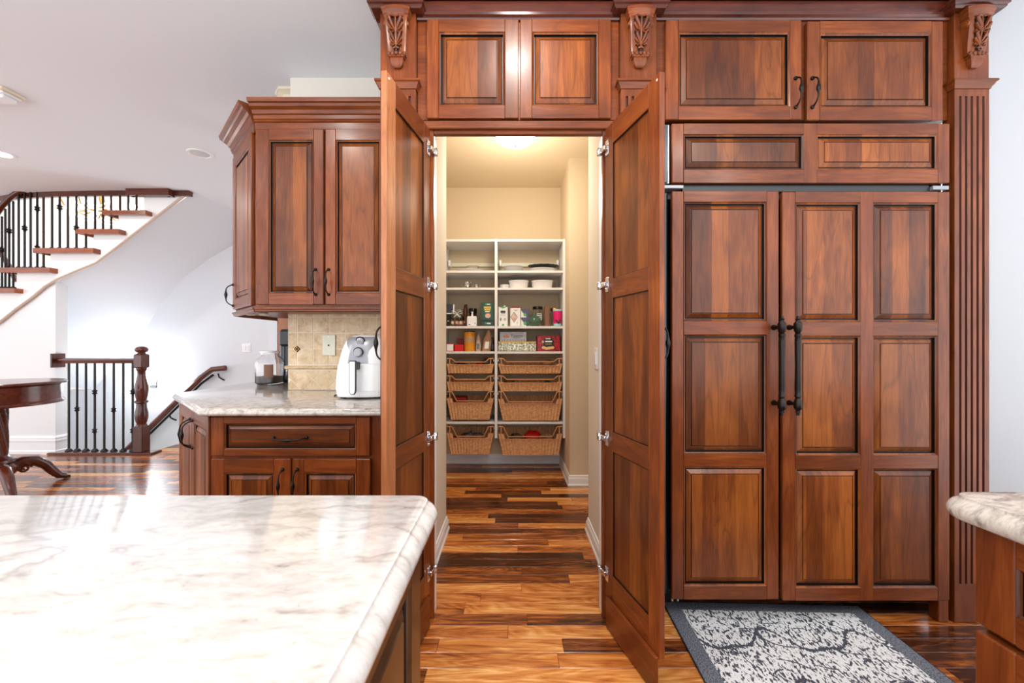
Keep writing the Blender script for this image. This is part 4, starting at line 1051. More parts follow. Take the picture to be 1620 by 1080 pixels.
# third shelf: boxes, jars
def carton(name, label, cat, p0, p1, pt, zb, mt, D=.09, Y=Y0, c=.002, grp=None, rot=0.0, h=None):
    x0, x1 = X(p0, Y), X(p1, Y); h = h or (Z(pt, Y)-zb)
    o = thing(name, label, cat, ((x0+x1)/2, Y+D/2, zb), rot, grp); o['w'] = 0; del o['w']
    w2 = (x1-x0)/2
    MB().box(-w2, w2, -D/2, D/2, 0, h, c=c).build('box', mt, o, None, False)
    return o, w2, D/2, h
def face(o, name, mt, x0, x1, z0, z1, d2, e=.0008):
    return MB().box(x0, x1, -d2-e, -d2+.0002, z0, z1).build(name, mt, o, None, False)
def disc(o, name, mt, x, z, r, d2, rz=None, e=.001):
    return MB().lathe([(.0001, 0), (r, 0), (r, -e), (.0001, -e)], 20, x, -d2, z, ax='y', sx=1, sy=(rz or r)/r).build(name, mt, o, None, False)
# green coffee boxes: upper stands on the lower
o, w2, d2, h = carton('coffee_box', 'dark green coffee pod box lying under the taller green box', 'box', 761.8, 782.0, 507.5, S3, 'deep_green', .12)
face(o, 'logo', 'green', -.028, -.010, h*.42, h*.72, d2); face(o, 'lettering', 'white_paper', -.008, .026, h*.42, h*.66, d2)
zt = S3+h
o, w2, d2, h = carton('coffee_box', 'tall dark green coffee box with a cup picture, on the lower green box', 'box', 761.8, 782.0, 478.5, zt+.0006, 'dark_green', .10)
face(o, 'logo', 'green', -.028, -.012, h*.86, h*.95, d2); face(o, 'lettering', 'white_paper', -.010, .022, h*.87, h*.94, d2)
face(o, 'lettering', 'gold', -.038, .030, h*.68, h*.79, d2); face(o, 'lettering', 'gold', -.034, .026, h*.56, h*.66, d2); face(o, 'lettering', 'white_paper', -.026, .018, h*.48, h*.53, d2)
disc(o, 'cup_picture', 'pale_pink', .0, h*.28, .026, d2, .022); disc(o, 'coffee_picture', 'orange', .0, h*.37, .026, d2, .009, .0016); disc(o, 'foam_picture', 'white_paper', 0, h*.355, .014, d2, .004, .0022)
face(o, 'band', 'black_plastic', -w2, w2, 0, h*.06, d2)
# white dispenser
o, w2, d2, h = carton('dispenser', 'small white square pump dispenser beside the wicker hamper', 'dispenser', 738.7, 754, 500, S3, 'white_plastic', .08, 3.78, .006)
sub(o, 'neck', MB().lathe([(.016, h), (.010, h+.006), (.007, h+.02), (.007, h+.035), (.012, h+.037), (.012, h+.044), (.001, h+.046)], 14), 'white_plastic'); face(o, 'label_mark', 'black_plastic', -.03, -.012, .012, .018, d2); face(o, 'label_mark', 'navy', .028, .034, .02, .034, d2)
# gift bag and things behind at the left
def clear_bag():
    o = thing('cellophane_bag', 'clear cellophane gift bag of orange labelled jars tied with a white bow', 'bag', (X(722.5, Y0), Y0+.05, S3))
    rn = random.Random(3); rings = []
    for z, rx_, ry_ in ((0, .058, .04), (.02, .066, .045), (.07, .066, .045), (.10, .05, .035), (.125, .014, .012), (.15, .03, .02), (.165, .04, .02)):
        rings.append([(rx_*(1+rn.uniform(-.08, .08))*math.cos(a), ry_*(1+rn.uniform(-.08, .08))*math.sin(a), z) for a in [2*PI*k/14 for k in range(14)]])
    MB().loft(rings).build('cellophane', 'glass', o, 20, False)
    for i, (x, y, c) in enumerate(((-.040, -.012, 'orange'), (.0, -.016, 'yellow'), (.036, -.012, 'orange'))):
        j_ = MB().lathe([(.001, .004), (.017, .004), (.018, .01), (.018, .062), (.014, .068), (.014, .08), (.001, .08)], 14, x, y).build('jar', 'charcoal', o, 40, False)
        MB().lathe([(.0184, .02), (.0188, .022), (.0188, .052), (.0184, .054)], 14, x, y).build('jar_label', c if i != 1 else 'orange', j_, 40, False)
        MB().lathe([(.001, -.0), (.011, 0), (.011, -.0015), (.001, -.0015)], 12, x, y-.0185, .037, ax='y', sy=1.3).build('jar_badge', 'white_paper', j_, None, False)
    m = MB()
    for sg in (-1, 1):
        m.tube([(0, -.016, .122), (sg*.02, -.03, .14), (sg*.045, -.03, .146), (sg*.05, -.028, .128), (sg*.02, -.026, .118), (0, -.016, .122)], [.004, .008, .009, .009, .007, .004], 6, flat=.5)
        m.tube([(0, -.016, .12), (sg*.015, -.04, .1), (sg*.03, -.045, .085)], [.004, .007, .006], 6, flat=.4)
    m.build('bow', 'white_paper', o, 50, False)
clear_bag()
o, w2, d2, h = carton('box', 'black and white gift box tilted over the cellophane bag', 'box', 705.6, 715.6, 481, S3+.12, 'black_plastic', .08, 3.83, .002, None, 0.15)
face(o, 'lid_edge', 'white_paper', -w2, w2, 0, .008, d2); MB().box(w2, w2+.014, -d2, d2, 0, h, c=.002).build('white_side', 'white_paper', o, None, False)
o, w2, d2, h = carton('box', 'black box standing under the tilted gift box', 'box', 705.8, 712.5, 495, S3, 'black_plastic', .07, 3.83, h=.1195)
face(o, 'print_line', 'white_paper', -w2*.4, w2*.4, .05, .055, d2)
o = thing('hamper', 'small brown wicker hamper with a tall dark handle', 'basket', (X(735.5, 3.93), 3.94, S3))
m = MB()
for k in range(9): m.tube([(.034*math.cos(a), .03*math.sin(a), .006+k*.0085) for a in [2*PI*q/16 for q in range(16)]], .0052, 6, closed=True)
sub(o, 'weave', m, 'wicker_brown'); MB().lathe([(.001, 0), (.032, 0), (.032, .004), (.001, .004)], 16).build('base', 'wicker_brown', o, 40, False)
sub(o, 'handle', MB().tube([(-.008, 0, .07), (-.012, 0, .15), (.0, 0, .215), (.014, 0, .22), (.018, 0, .15), (.012, 0, .07)], [.007, .009, .009, .009, .009, .007], 8, up=(0, 1, 0)), 'mahogany_z')
o = lathe_item('coffee_jar', 'dark glass coffee jar with a black lid behind the white dispenser', 'jar', 748, 3.96, S3, [(.001, 0), (.036, 0), (.038, .006), (.038, .12), (.032, .135), (.001, .135)], 'smoke_glass')
sub(o, 'lid', MB().lathe([(.001, .1355), (.040, .1355), (.041, .14), (.041, .178), (.038, .182), (.001, .182)], 20), 'black_plastic'); sub(o, 'jar_label', MB().lathe([(.0383, .075), (.0387, .077), (.0387, .11), (.0383, .112)], 20), 'dark_red')
# right bay
o, w2, d2, h = carton('milk_carton', 'white drink carton with a green top and screw cap beside the divider', 'carton', 788.6, 803.2, 485, S3, 'white_paper', .07)
MB().prism([(-w2, h), (w2, h), (0, h-.016)], -d2-.0008, -d2, 'y').build('green_top', 'green', o, None, False)
sub(o, 'cap', MB().lathe([(.001, h), (.011, h), (.011, h+.012), (.001, h+.012)], 14, .012, 0), 'white_plastic')
face(o, 'logo', 'charcoal', -.024, .022, h*.70, h*.80, d2); face(o, 'logo', 'teal', -.02, .02, h*.655, h*.695, d2); face(o, 'lettering', 'grey_card', -.026, .02, h*.56, h*.60, d2)
disc(o, 'print_leaf', 'teal', -.022, h*.36, .007, d2, .016); disc(o, 'print_swirl', 'grey_card', .016, h*.36, .013, d2); face(o, 'print_badge', 'green', -.010, .010, h*.03, h*.12, d2)
o, w2, d2, h = carton('gift_canister', 'white square canister with a pepper print and dark red lid', 'canister', 807, 823.6, 487, S3, 'white_paper', .075, 3.80, .006, None, 0.0)
sub(o, 'lid', MB().box(-w2*.8, w2*.8, -d2*.8, d2*.8, h, h+.014, c=.004), 'dark_red')
def diamond(o, name, mt, x, z, a, b, d2, e): return MB().prism([(x-a, z), (x, z-b), (x+a, z), (x, z+b)], -d2-e, -d2, 'y').build(name, mt, o, None, False)
diamond(o, 'print_diamond', 'teal', -.012, h*.50, .034, .052, d2, .0006); diamond(o, 'print_diamond', 'blush_bag', -.012, h*.50, .029, .045, d2, .0012)
sub(o, 'print_pepper', MB().tube([(.022, -d2, h*.92), (.006, -d2, h*.86), (-.012, -d2, h*.90)], [.002, .007, .003], 6, flat=.2), 'dark_green'); sub(o, 'print_pepper', MB().tube([(.028, -d2, h*.26), (.018, -d2, h*.18), (.008, -d2, h*.10)], [.003, .006, .002], 6, flat=.2), 'red')
zz0 = S3
for k, lab in enumerate(('purple and white tea box with a green drop, under its twin', 'purple and white tea box with a green drop, on top of its twin')):
    o, w2, d2, h = carton('tea_box', lab, 'box', 824.2-0, 836+1.2*k*0, 0, zz0, 'purple', .06, 3.83, .0015, None, 0, .082); zz0 += .0825
    MB().prism([(-w2, .004), (w2*.5, .004), (-w2, .072)], -d2-.0008, -d2, 'y').build('white_corner', 'white_paper', o, None, False); disc(o, 'drop_print', 'green', .002, .030, .014, d2, .017, .0016)
    MB().box(w2, w2+.001, -d2, d2, 0, .082).build('green_side', 'dark_green', o, None, False)
def jar(px, Y, label, r, hgt, lidr, fill, mlid='black_plastic', z=None, cat='jar', name='glass_jar', fillmat='biscuit'):
    z = S3 if z is None else z
    o = lathe_item(name, label, cat, px, Y, z, [(.001, 0), (r*.94, 0), (r, .008), (r, hgt*.78), (lidr*.9, hgt*.92), (lidr*.9, hgt), (lidr*.9-.003, hgt), (lidr*.9-.003, hgt*.92), (r-.004, hgt*.77), (r-.004, .010), (.001, .006)], 'glass', 24, 'glass_body')
    if fill: sub(o, 'filling', MB().lathe([(.001, .0065), (r-.0055, .011), (r-.0055, hgt*fill), (.001, hgt*fill+.004)], 20), fillmat)
    if mlid: sub(o, 'lid', MB().lathe([(.001, hgt+.0005), (lidr, hgt+.0005), (lidr*1.02, hgt-.012), (lidr*1.02, hgt+.010), (lidr*.96, hgt+.014), (.001, hgt+.014)], 24), mlid)
    return o
o = jar(850.5, 3.95, 'tall glass jar with a black lid and white label', .050, .185, .048, .42)
MB().box(-.012, .036, -.0515, -.0505, .06, .13).build('jar_label', 'white_paper', o, None, False)
for k in range(3): MB().box(-.008, .032, -.0522, -.0514, .115-k*.018, .122-k*.018).build('print_line', 'charcoal', o, None, False)
o = lathe_item('glass_flask', 'round green glass flask in front of the glass jar', 'flask', 845.3, 3.80, S3, [(.001, 0), (.035, 0), (.05, .008), (.066, .035), (.066, .055), (.05, .085), (.022, .100), (.012, .108), (.013, .125), (.010, .125), (.009, .108), (.02, .097), (.047, .082), (.062, .055), (.062, .036), (.047, .011), (.001, .005)], 'green_glass', 28, 'glass_body')
sub(o, 'filling', MB().lathe([(.001, .006), (.044, .012), (.058, .028), (.05, .034), (.001, .036)], 20), 'biscuit')
o, w2, d2, h = carton('paper_bag', 'tall plain brown paper bag beside the glass jars', 'bag', 861.5, 869.5, 484.5, S3, 'kraft', .06, 3.82, .004)
sub(o, 'fold', MB().prism([(-w2, h), (w2, h), (w2*.9, h+.004), (-w2*.9, h+.004)], -.004, .004, 'y'), 'kraft')
o = jar(878, 3.90, 'glass jar with a brass lid and wire bail behind the pink tumbler', .046, .165, .044, 0, 'brass', name='bail_jar')
sub(o, 'wire_bail', MB().tube([(-.052, 0, .15), (-.055, 0, .20), (-.04, 0, .24), (-.015, 0, .25), (.0, 0, .24), (.008, 0, .19)], .0018, 6, up=(0, 1, 0)), 'brass')
o = lathe_item('tumbler', 'bright pink tumbler with an aqua rim at the right end of the shelf', 'tumbler', 881.8, 3.79, S3, [(.001, 0), (.034, 0), (.036, .006), (.042, .14), (.001, .14)], 'pink')
sub(o, 'rim', MB().lathe([(.042, .1405), (.0435, .142), (.0435, .156), (.041, .158), (.001, .156)], 24), 'aqua'); sub(o, 'base_band', MB().lathe([(.0345, .002), (.037, .003), (.0378, .022), (.037, .024)], 24), 'aqua')
for a_, z_, r_ in ((-1.9, .05, .010), (-1.4, .035, .014), (-1.1, .055, .010)):
    MB().lathe([(.001, 0), (r_, 0), (r_, .001), (.001, .001)], 14, .0385*math.cos(a_), .0385*math.sin(a_)-.001, z_, ax='y').build('flower_print', 'navy', o, None, False)
# fourth shelf
o, w2, d2, h = carton('box', 'small white faced red box at the left end of the shelf', 'box', 706.2, 717.8, 543.5, S4, 'red', .07); face(o, 'white_face', 'white_paper', -w2+.004, w2-.004, .005, h-.005, d2)
o, w2, d2, h = carton('box', 'bright red lidded box in front of the darker red box', 'box', 719, 733.2, 545.2, S4, 'red', .07, 3.79); MB().box(-w2-.001, w2+.001, -d2-.001, d2+.001, h-.012, h+.001, c=.001).build('lid', 'red', o, None, False)
o, w2, d2, h = carton('box', 'dark red box behind the bright red box', 'box', 724.3, 733.6, 535, S4, 'dark_red', .07, 3.90); MB().box(-w2-.001, w2+.001, -d2-.001, d2+.001, h-.012, h+.001, c=.001).build('lid', 'dark_red', o, None, False)
o = lathe_item('tin_canister', 'yellow patterned tin canister with a tan band and black lid', 'canister', 742.8, 3.83, S4, [(.001, 0), (.050, 0), (.051, .002), (.051, .180), (.001, .180)], 'yellow_pattern', 28)
sub(o, 'band', MB().lathe([(.0513, .080), (.0517, .081), (.0517, .130), (.0513, .131)], 28), 'tan_pattern'); sub(o, 'lid', MB().lathe([(.001, .1805), (.0525, .1805), (.0525, .189), (.001, .190)], 28), 'black_plastic')
def pouch(name, label, px, w, h, mt, mt2, Y=3.82, lean=0.0):
    o = thing(name, label, 'bag', (X(px, Y), Y+.03, S4)); rings = []
    for t in (0, .1, .3, .5, .7, .85, .95, 1):
        ww = w/2*(1-.15*abs(t-.2) if t < .6 else 1-.06-(t-.6)*2.0); ww = max(ww, w*.07); dd = .03*(1-t)**.7+.002
        rings.append([(lean*t*h+ww*c_, dd*s_*(1+.1*math.sin(7*t+3*c_)), t*h) for c_, s_ in [(math.cos(2*PI*k/14), math.sin(2*PI*k/14)) for k in range(14)]])
    MB().loft(rings).build('pouch', mt, o, 30, False)
    rr = [[(lean*t*h+x_*w, -.03*(1-t)**.7-.0045, t*h) for x_ in (-.22, 0, .22)] for t in (.12, .28, .44)]
    MB().loft(rr, closed=False).build('print_patch', mt2, o, 40, False)
    sub(o, 'tie', MB().tube([(lean*h*.93-w*.12, 0, h*.93), (lean*h*.93, -.005, h*.93), (lean*h*.93+w*.12, 0, h*.93)], .003, 6), 'white_paper')
    return o
pouch('snack_pouch', 'pale pink gathered pouch beside the yellow canister', 756.3, .055, .165, 'blush_bag', 'teal')
pouch('snack_pouch', 'tall tan foil pouch with an orange and white print', 769, .085, .205, 'kraft_bag', 'white_paper', 3.81, .12)
pouch('snack_pouch', 'black pouch against the shelf divider', 779, .04, .15, 'black_plastic', 'charcoal')
o, w2, d2, h = carton('biscuit_tin', 'ornate silver and black embossed tin under the grey box', 'tin', 788.2, 848.5, 541.5, S4, 'tin_ornate', .16, 3.79, .004)
MB().box(-w2-.002, w2+.002, -d2-.002, d2+.002, h-.003, h+.010, c=.003).build('lid', 'brass', o, None, False)
m = MB()
for sg in (-1, 1):
    for cx_, r_ in ((.105, .022), (.05, .016)):
        m.tube([(sg*cx_+r_*(1-k/20)*math.cos(k*.75), -d2-.001, h*.47+r_*(1-k/20)*math.sin(k*.75)) for k in range(17)], .0016, 5, up=(0, 1, 0))
m.tube([(-w2+.006, -d2-.001, .008), (w2-.006, -d2-.001, .008), (w2-.006, -d2-.001, h-.01), (-w2+.006, -d2-.001, h-.01)], .0018, 5, up=(0, 1, 0), closed=True)
tag(sub(o, 'embossing', m, 'tin_gold'), kind='stuff')
zt = S4+h+.0105
o, w2, d2, h = carton('chocolate_box', 'flat grey box lettered Tesoro on top of the ornate tin', 'box', 790.8, 832.8, 0, zt, 'grey_card', .12, 3.80, .002, h=.089)
x0 = o.location.x; yv = o.location.y-d2-.001
text('Tesoro', .038, Matrix.Translation((x0+.034, yv, zt+.052)) @ Matrix.Rotation(PI/2, 4, 'X'), 'navy', o)
MB().box(-.002, .07, -d2-.0008, -d2, .030, .034).build('print_line', 'navy', o, None, False)
for k in range(9): MB().box(-.11+k*.026, -.098+k*.026, -d2-.0008, -d2, .010, .016).build('print_mark', 'charcoal', o, None, False)
disc(o, 'chocolate_picture', 'orange', -.066, .050, .019, d2, .013, .0014); disc(o, 'chocolate_picture', 'mahogany_x', -.066, .044, .026, d2, .009, .0009); disc(o, 'sticker', 'white_paper', .104, .076, .007, d2)
o, w2, d2, h = carton('shortbread_tin', 'red tartan biscuit tin with a black oval panel and cookies picture', 'tin', 849.4, 886.6, 531.5, S4, 'red_tartan', .12, 3.79, .006)
MB().box(-w2-.002, w2+.002, -d2-.002, d2+.002, h-.012, h+.004, c=.003).build('lid', 'red_tartan', o, None, False)
disc(o, 'panel_picture', 'black_plastic', -.004, h*.56, .052, d2, .046); face(o, 'panel_print', 'black_plastic', -.05, .05, h*.36, h*.72, d2, .0012)
face(o, 'lettering', 'white_paper', -.028, .018, h*.80, h*.86, d2, .002); face(o, 'lettering', 'white_paper', -.032, .032, h*.60, h*.69, d2, .002); face(o, 'lettering', 'gold', -.03, .028, h*.46, h*.49, d2, .002)
disc(o, 'emblem', 'copper', -.054, h*.62, .011, d2, .014, .002)
for k, (a_, b_) in enumerate(((-.046, .24), (-.018, .19), (.006, .22), (.032, .24))): disc(o, 'cookie_picture', 'biscuit', a_, h*b_, .020, d2, .013, .0025+.0005*k)

# dome light and switch
dl = thing('dome_light', 'frosted glass dome light on the pantry ceiling', 'ceiling light', (.02, 3.02, PC))
MB().lathe([(.165, -.001), (.168, -.012), (.150, -.020)], 32).build('rim', 'trim_white', dl, 40, False)
MB().lathe([(.152, -.018), (.145, -.045), (.115, -.075), (.07, -.095), (.02, -.103), (.001, -.104)], 32).build('glass_shade', 'dome_glow', dl, 60, False)
MB().lathe([(.001, -.102), (.008, -.105), (.008, -.112), (.004, -.118), (.001, -.119)], 10).build('finial', 'steel', dl, 40, False)
l = bpy.data.lights.new('dome_lamp', 'POINT'); l.energy = PANTRY_POWER; l.color = (1.0, .88, .70); l.shadow_soft_size = .12
lo = bpy.data.objects.new('dome_lamp', l); COL.objects.link(lo); lo.location = (.02, 3.02, PC-.48)
o = thing('light_switch', 'white light switch on the cream wall inside the pantry', 'switch', (.486, 2.35, 1.12))
MB().box(.480, .4868, 2.31, 2.39, 1.06, 1.18, c=.002).build('plate', 'white_plastic', o); MB().box(.475, .480, 2.335, 2.365, 1.085, 1.155, c=.002).build('rocker', 'white_plastic', o)
o = thing('wall_outlet', 'ivory telephone jack plate on the travertine backsplash', 'outlet', (X(521, 2.536), 2.536, 1.17))
x0, x1 = X(511, 2.536), X(531, 2.536); z0, z1 = Z(562, 2.536), Z(529.5, 2.536)
MB().box(x0, x1, 2.528, 2.5378, z0, z1, c=.002).build('plate', 'ivory_plastic', o); MB().box((x0+x1)/2-.009, (x0+x1)/2+.009, 2.526, 2.5285, (z0+z1)/2-.010, (z0+z1)/2+.010).build('jack', 'ivory_plastic', o)
MB().box((x0+x1)/2-.005, (x0+x1)/2+.005, 2.5253, 2.526, (z0+z1)/2-.006, (z0+z1)/2+.004).build('socket', 'iron', o)
for zq in (z0+.012, z1-.012): MB().lathe([(.001, 0), (.003, 0), (.003, -.001), (.001, -.001)], 8, (x0+x1)/2, 2.528, zq, ax='y').build('screw', 'steel', o)

# ---- counter things
CT = .916
af = thing('air_fryer', 'white air fryer with two round dials and a pull handle', 'air fryer', (-.805, 2.235, CT))
HF = .325
FW = [(.0, .136), (.05, .141), (.30, .138), (.55, .131), (.72, .121), (.85, .108), (.93, .094), (.98, .073), (1.0, .045)]
def hwid(t):
    for i in range(len(FW)-1):
        if FW[i][0] <= t <= FW[i+1][0]: return lerp(FW[i][1], FW[i+1][1], (t-FW[i][0])/(FW[i+1][0]-FW[i][0]))
    return FW[-1][1]
def fp(a, t, e=0.0):
    k = hwid(t); ex = .62; c_, s_ = math.cos(a), math.sin(a)
    yfac = 1.06 if t < .55 else 1.06-.15*(t-.55)
    return ((k+e)*math.copysign(abs(c_)**ex, c_), .012*t+(k*yfac+e)*math.copysign(abs(s_)**ex, s_), .012+HF*t)
m = MB(); ts = [0, .02, .06, .15, .3, .45, .52, .525, .53, .6, .68, .76, .84, .9, .95, .98, 1.0]
m.loft([[fp(2*PI*k/48, t, -.0015 if abs(t-.525) < .002 else 0) for k in range(48)] for t in ts]); m.build('body', 'white_plastic', af, 45, False)
def patch(a0, a1, t0, t1, e, n=14, q=8): return MB().loft([[fp(lerp(a0, a1, k/n), lerp(t0, t1, j_/q), e) for k in range(n+1)] for j_ in range(q+1)], closed=False)
ph = R(270)
rr = []
for j_ in range(15):
    t = lerp(.54, .985, j_/14); wd = R(13)+R(44)*max(0, (t-.74)/.24)**1.1 if t > .74 else R(13)
    rr.append([fp(ph-wd+2*wd*k/16, t, .0022) for k in range(17)])
MB().loft(rr, closed=False).build('control_panel', 'silver_plastic', af, 60, False)
patch(ph-R(62), ph+R(62), .10, .515, .003, 26, 6).build('basket_front', 'white_plastic', af, 50, False)
for t, r_ in ((.91, .024), (.72, .026)):
    p = fp(ph, t, .004); Mk = Matrix.Translation(p) @ Matrix.Rotation(R(35 if t > .8 else 12), 4, 'X')
    k_ = MB(Mk).lathe([(.001, 0), (r_, 0), (r_, -.006), (.001, -.006)], 24, ax='y').build('dial', 'charcoal', af, 40, False)
    MB(Mk).lathe([(.001, -.0062), (r_*.8, -.0062), (r_*.74, -.02), (r_*.68, -.022), (.001, -.022)], 24, ax='y').build('knob', 'grey_card', k_, 40, False)
pm = fp(ph, .30, 0)
m = MB(); hy = pm[1]
hp = [(-.017, .20), (-.017, .055), (-.014, .04), (-.007, .032), (.007, .032), (.014, .04), (.017, .055), (.017, .20), (.015, .204), (-.015, .204)]
m.prism(hp, hy-.062, hy-.046, 'y'); m.box(-.014, .014, hy-.05, hy+.01, .155, .196, 0, .004); h_ = m.build('pull_handle', 'charcoal', af, None, False, .002)
MB().prism([(x_*.78, .04+(z_-.04)*.95+.003) for x_, z_ in hp], hy-.0635, hy-.0605, 'y').build('handle_inlay', 'white_plastic', h_, None, False)
for xq in (-.09, .09):
    for yq in (-.09, .09): MB().lathe([(.001, 0), (.016, 0), (.016, .014), (.001, .014)], 12, xq, yq).build('foot', 'charcoal', af, 40, False)
sub(af, 'cord', MB().tube([(-.13, .09, .04), (-.155, .08, .03), (-.168, .06, .012), (-.16, .03, .005), (-.175, -.01, .005), (-.165, -.03, .005)], .004, 8), 'black_plastic')
jr = thing('storage_jar', 'big glass storage jar half full of dark beans by the coffee machine', 'jar', (X(427, 2.92), 2.92, CT))
r_ = .093
MB().lathe([(.001, 0), (r_*.86, 0), (r_, .014), (r_, .145), (r_*.93, .175), (r_*.66, .205), (r_*.60, .212), (r_*.60, .224), (r_*.56, .224), (r_*.56, .211), (r_*.62, .202), (r_*.88, .172), (r_*.955, .144), (r_*.955, .016), (.001, .006)], 32).build('glass_body', 'glass', jr, 50, False)
MB().lathe([(.001, .0075), (r_*.90, .017), (r_*.94, .03), (r_*.94, .062), (.001, .078)], 28).build('bean_filling', 'coffee_beans', jr, 50, False)
MB().lathe([(.001, .2245), (r_*.66, .2245), (r_*.68, .228), (r_*.68, .236), (r_*.62, .240), (.001, .240)], 28).build('lid', 'white_plastic', jr, 40, False)
MB().loft([[((r_+.0015)*math.cos(R(a_)), (r_+.0015)*math.sin(R(a_)), z_) for a_ in range(-82, -42, 6)] for z_ in (.055, .145)], closed=False).build('paper_label', 'kraft', jr, 40, False)
cm = thing('coffee_machine', 'tall black coffee machine behind the glass storage jar', 'coffee machine', (-1.71, 3.23, CT))
MB().box(-.125, .125, -.06, .16, .0, .405, 0, .02).build('tower', 'black_plastic', cm, None, False)
MB().box(-.12, .12, -.19, -.061, 0, .03, 0, .006).build('drip_tray', 'charcoal', cm, None, False); MB().box(-.06, .12, -.18, -.061, .27, .40, 0, .018).build('brew_head', 'black_plastic', cm, None, False)
MB().box(-.09, -.075, -.066, -.0605, .05, .36, 0, .0015).build('side_rail', 'dark_steel', cm, None, False); MB().box(-.06, .06, -.0635, -.0605, .06, .25, 0, .001).build('back_plate', 'charcoal', cm, None, False)
MB().lathe([(.001, .031), (.04, .031), (.05, .05), (.05, .11), (.04, .14), (.001, .14)], 18, .03, -.125).build('carafe', 'smoke_glass', cm, 40, False)
# ---------------------------------------------------------------- hall: staircase, balustrade, table, handrail
YT = 4.43
hx = lambda p, Y=YT: X(p, Y)
hz = lambda p, Y=YT: Z(p, Y)
st = thing('staircase', 'rising curved staircase with oak treads and black iron balusters', 'staircase', (-4.6, 4.9, 1.0))
so = [(297, 303), (226, 303), (226, 338), (186, 338), (186, 369), (147, 369), (147, 398), (78, 398), (78, 429), (25, 429), (25, 460), (-40, 460), (-40, 492), (-110, 492), (-110, 575), (-60, 545), (0, 508), (25, 488), (50, 470), (70, 453), (90, 441), (120, 428), (152, 415)]
MB().prism([(hx(a), hz(b)) for a, b in so], YT+.012, YT+.04, 'y').build('stringer', 'stringer_white', st)
le = [(297, 304), (225, 359), (152, 415), (120, 428), (90, 441), (70, 453), (50, 470), (25, 488), (0, 508), (-60, 545)]
MB().tube([(hx(a), YT+.008, hz(b)) for a, b in le], .016, 8, flat=.8).build('stringer_molding', 'trim_taupe', st, 50)
tread_def = [(178, 232, 335.5, 342), (138, 190.5, 365, 372), (71, 150.5, 394.5, 402), (18, 82.5, 425, 432.5), (-38, 27.5, 457, 464), (-105, -36, 489, 496)]
for a, b, t, u in tread_def:
    z0, z1 = hz(u), hz(t)
    m = MB(); m.sweep([(hx(b)-.0, WY-.02), (hx(b), YT-.02), (hx(a), YT-.02), (hx(a), WY-.02)], [(-.05, 0), (-.012, 0), (.0, .012), (.004, .030), (.0, z1-z0), (-.05, z1-z0)], 0, z0)
    m.box(hx(a)+.04, hx(b)-.04, YT+.02, WY-.02, z0+.004, z1-.001)
    m.build('tread', 'oak_trim_x', st, 25)
for i in range(len(tread_def)-1):
    a, b, t, u = tread_def[i+1]; a2, b2, t2, u2 = tread_def[i]
    MB().box(hx(b)-.06, hx(b)-.04, YT+.042, WY-.02, hz(t)+.001, hz(u2)-.001).build('riser', 'stringer_white', st)
MB().box(hx(226), hx(226)+.02, YT+.042, WY-.02, hz(335)+.001, CEIL-.06).build('riser', 'stringer_white', st)
m = MB(); m.sweep([(hx(272), YT), (hx(272), YT-.05), (hx(214), YT-.05), (hx(214), YT)], [(-.03, 0), (-.006, 0), (.004, .012), (-.004, .03), (.004, .045), (.004, .075), (-.03, .075)], 0, hz(312.5)); m.box(hx(214)+.02, hx(272)-.02, YT-.03, YT+.01, hz(312), hz(302)); m.build('landing_nosing', 'mahogany_x', st, 25)
def baluster(parent, x, y, z0, z1, knuckles=(), r=.0075):
    MBs = MB().box(x-r, x+r, y-r, y+r, z0, z1, c=.0015); b = MBs.build('baluster', 'iron', parent)
    m = MB(); q = .022
    m.loft([[(x+sx_*w_, y+sy_*w_, z) for sx_, sy_ in ((-1,-1),(1,-1),(1,1),(-1,1))] for w_, z in ((q, z0), (q, z0+.008), (.016, z0+.018), (.013, z0+.026), (.0085, z0+.030))]); m.build('shoe', 'iron', b)
    for k in knuckles:
        MB().lathe([(.008, -.042), (.012, -.034), (.010, -.028), (.016, -.022), (.026, -.012), (.016, -.004), (.016, .004), (.026, .012), (.016, .022), (.010, .028), (.012, .034), (.008, .042)], 12, x, y, k).build('knuckle', 'iron', b, 40)
YBAL = YT+.03
K = {94.5: (328,), 121: (361,), 59: (330, 392), 39: (361,), 14.5: (365, 425), 3: (395,)}
for xs_, ty in (((190, 203, 216), 335.5), ((150.5, 163, 176), 365), ((82.5, 94.5, 107.5, 121, 136), 394.5), ((29.6, 39, 48.5, 59, 69), 425), ((-20, -12, -4, 3, 8.5, 14.5, 21), 457)):
    for p in xs_:
        x_ = X(p, YBAL); z0 = hz(ty)+.0005
        top_ = 3.05 if p > 22 else Z(318+max(0, 14-p)*2.2, YBAL)
        baluster(st, x_, YBAL, z0, max(top_, z0+.5), [Z(k, YBAL) for k in K.get(p, ())])
hr = [(-70, 420), (-30, 372), (-10, 345), (4, 326), (16, 314), (28, 306), (45, 300)]
MB().tube([(X(a, YBAL), YBAL, Z(b, YBAL)+.01) for a, b in hr], .030, 10, flat=.9).build('handrail', 'mahogany_x', st, 50)
MB().tube([(X(a, 5.3), 5.3, Z(b, 5.3)) for a, b in ((-30, 360), (0, 398), (14, 420), (26, 445))], .028, 10).build('far_handrail', 'mahogany_x', st, 50)

bs = thing('basement_stairs', 'short flight of cream steps going down behind the iron balustrade', 'stairs', (-4.9, 4.95, -1.2))
for i in range(6):
    MB().box(-4.06-.26*(i+1), -4.06-.26*i+.02, 4.54, WY-.01, -.19*(i+1)-.03, -.19*(i+1), c=.004).build('tread', 'wall_cream', bs)
    MB().box(-4.06-.26*i, -4.06-.26*i+.015, 4.54, WY-.01, -.19*(i+1)+.001, -.19*i-.031 if i else -.062).build('riser', 'wall_cream', bs)

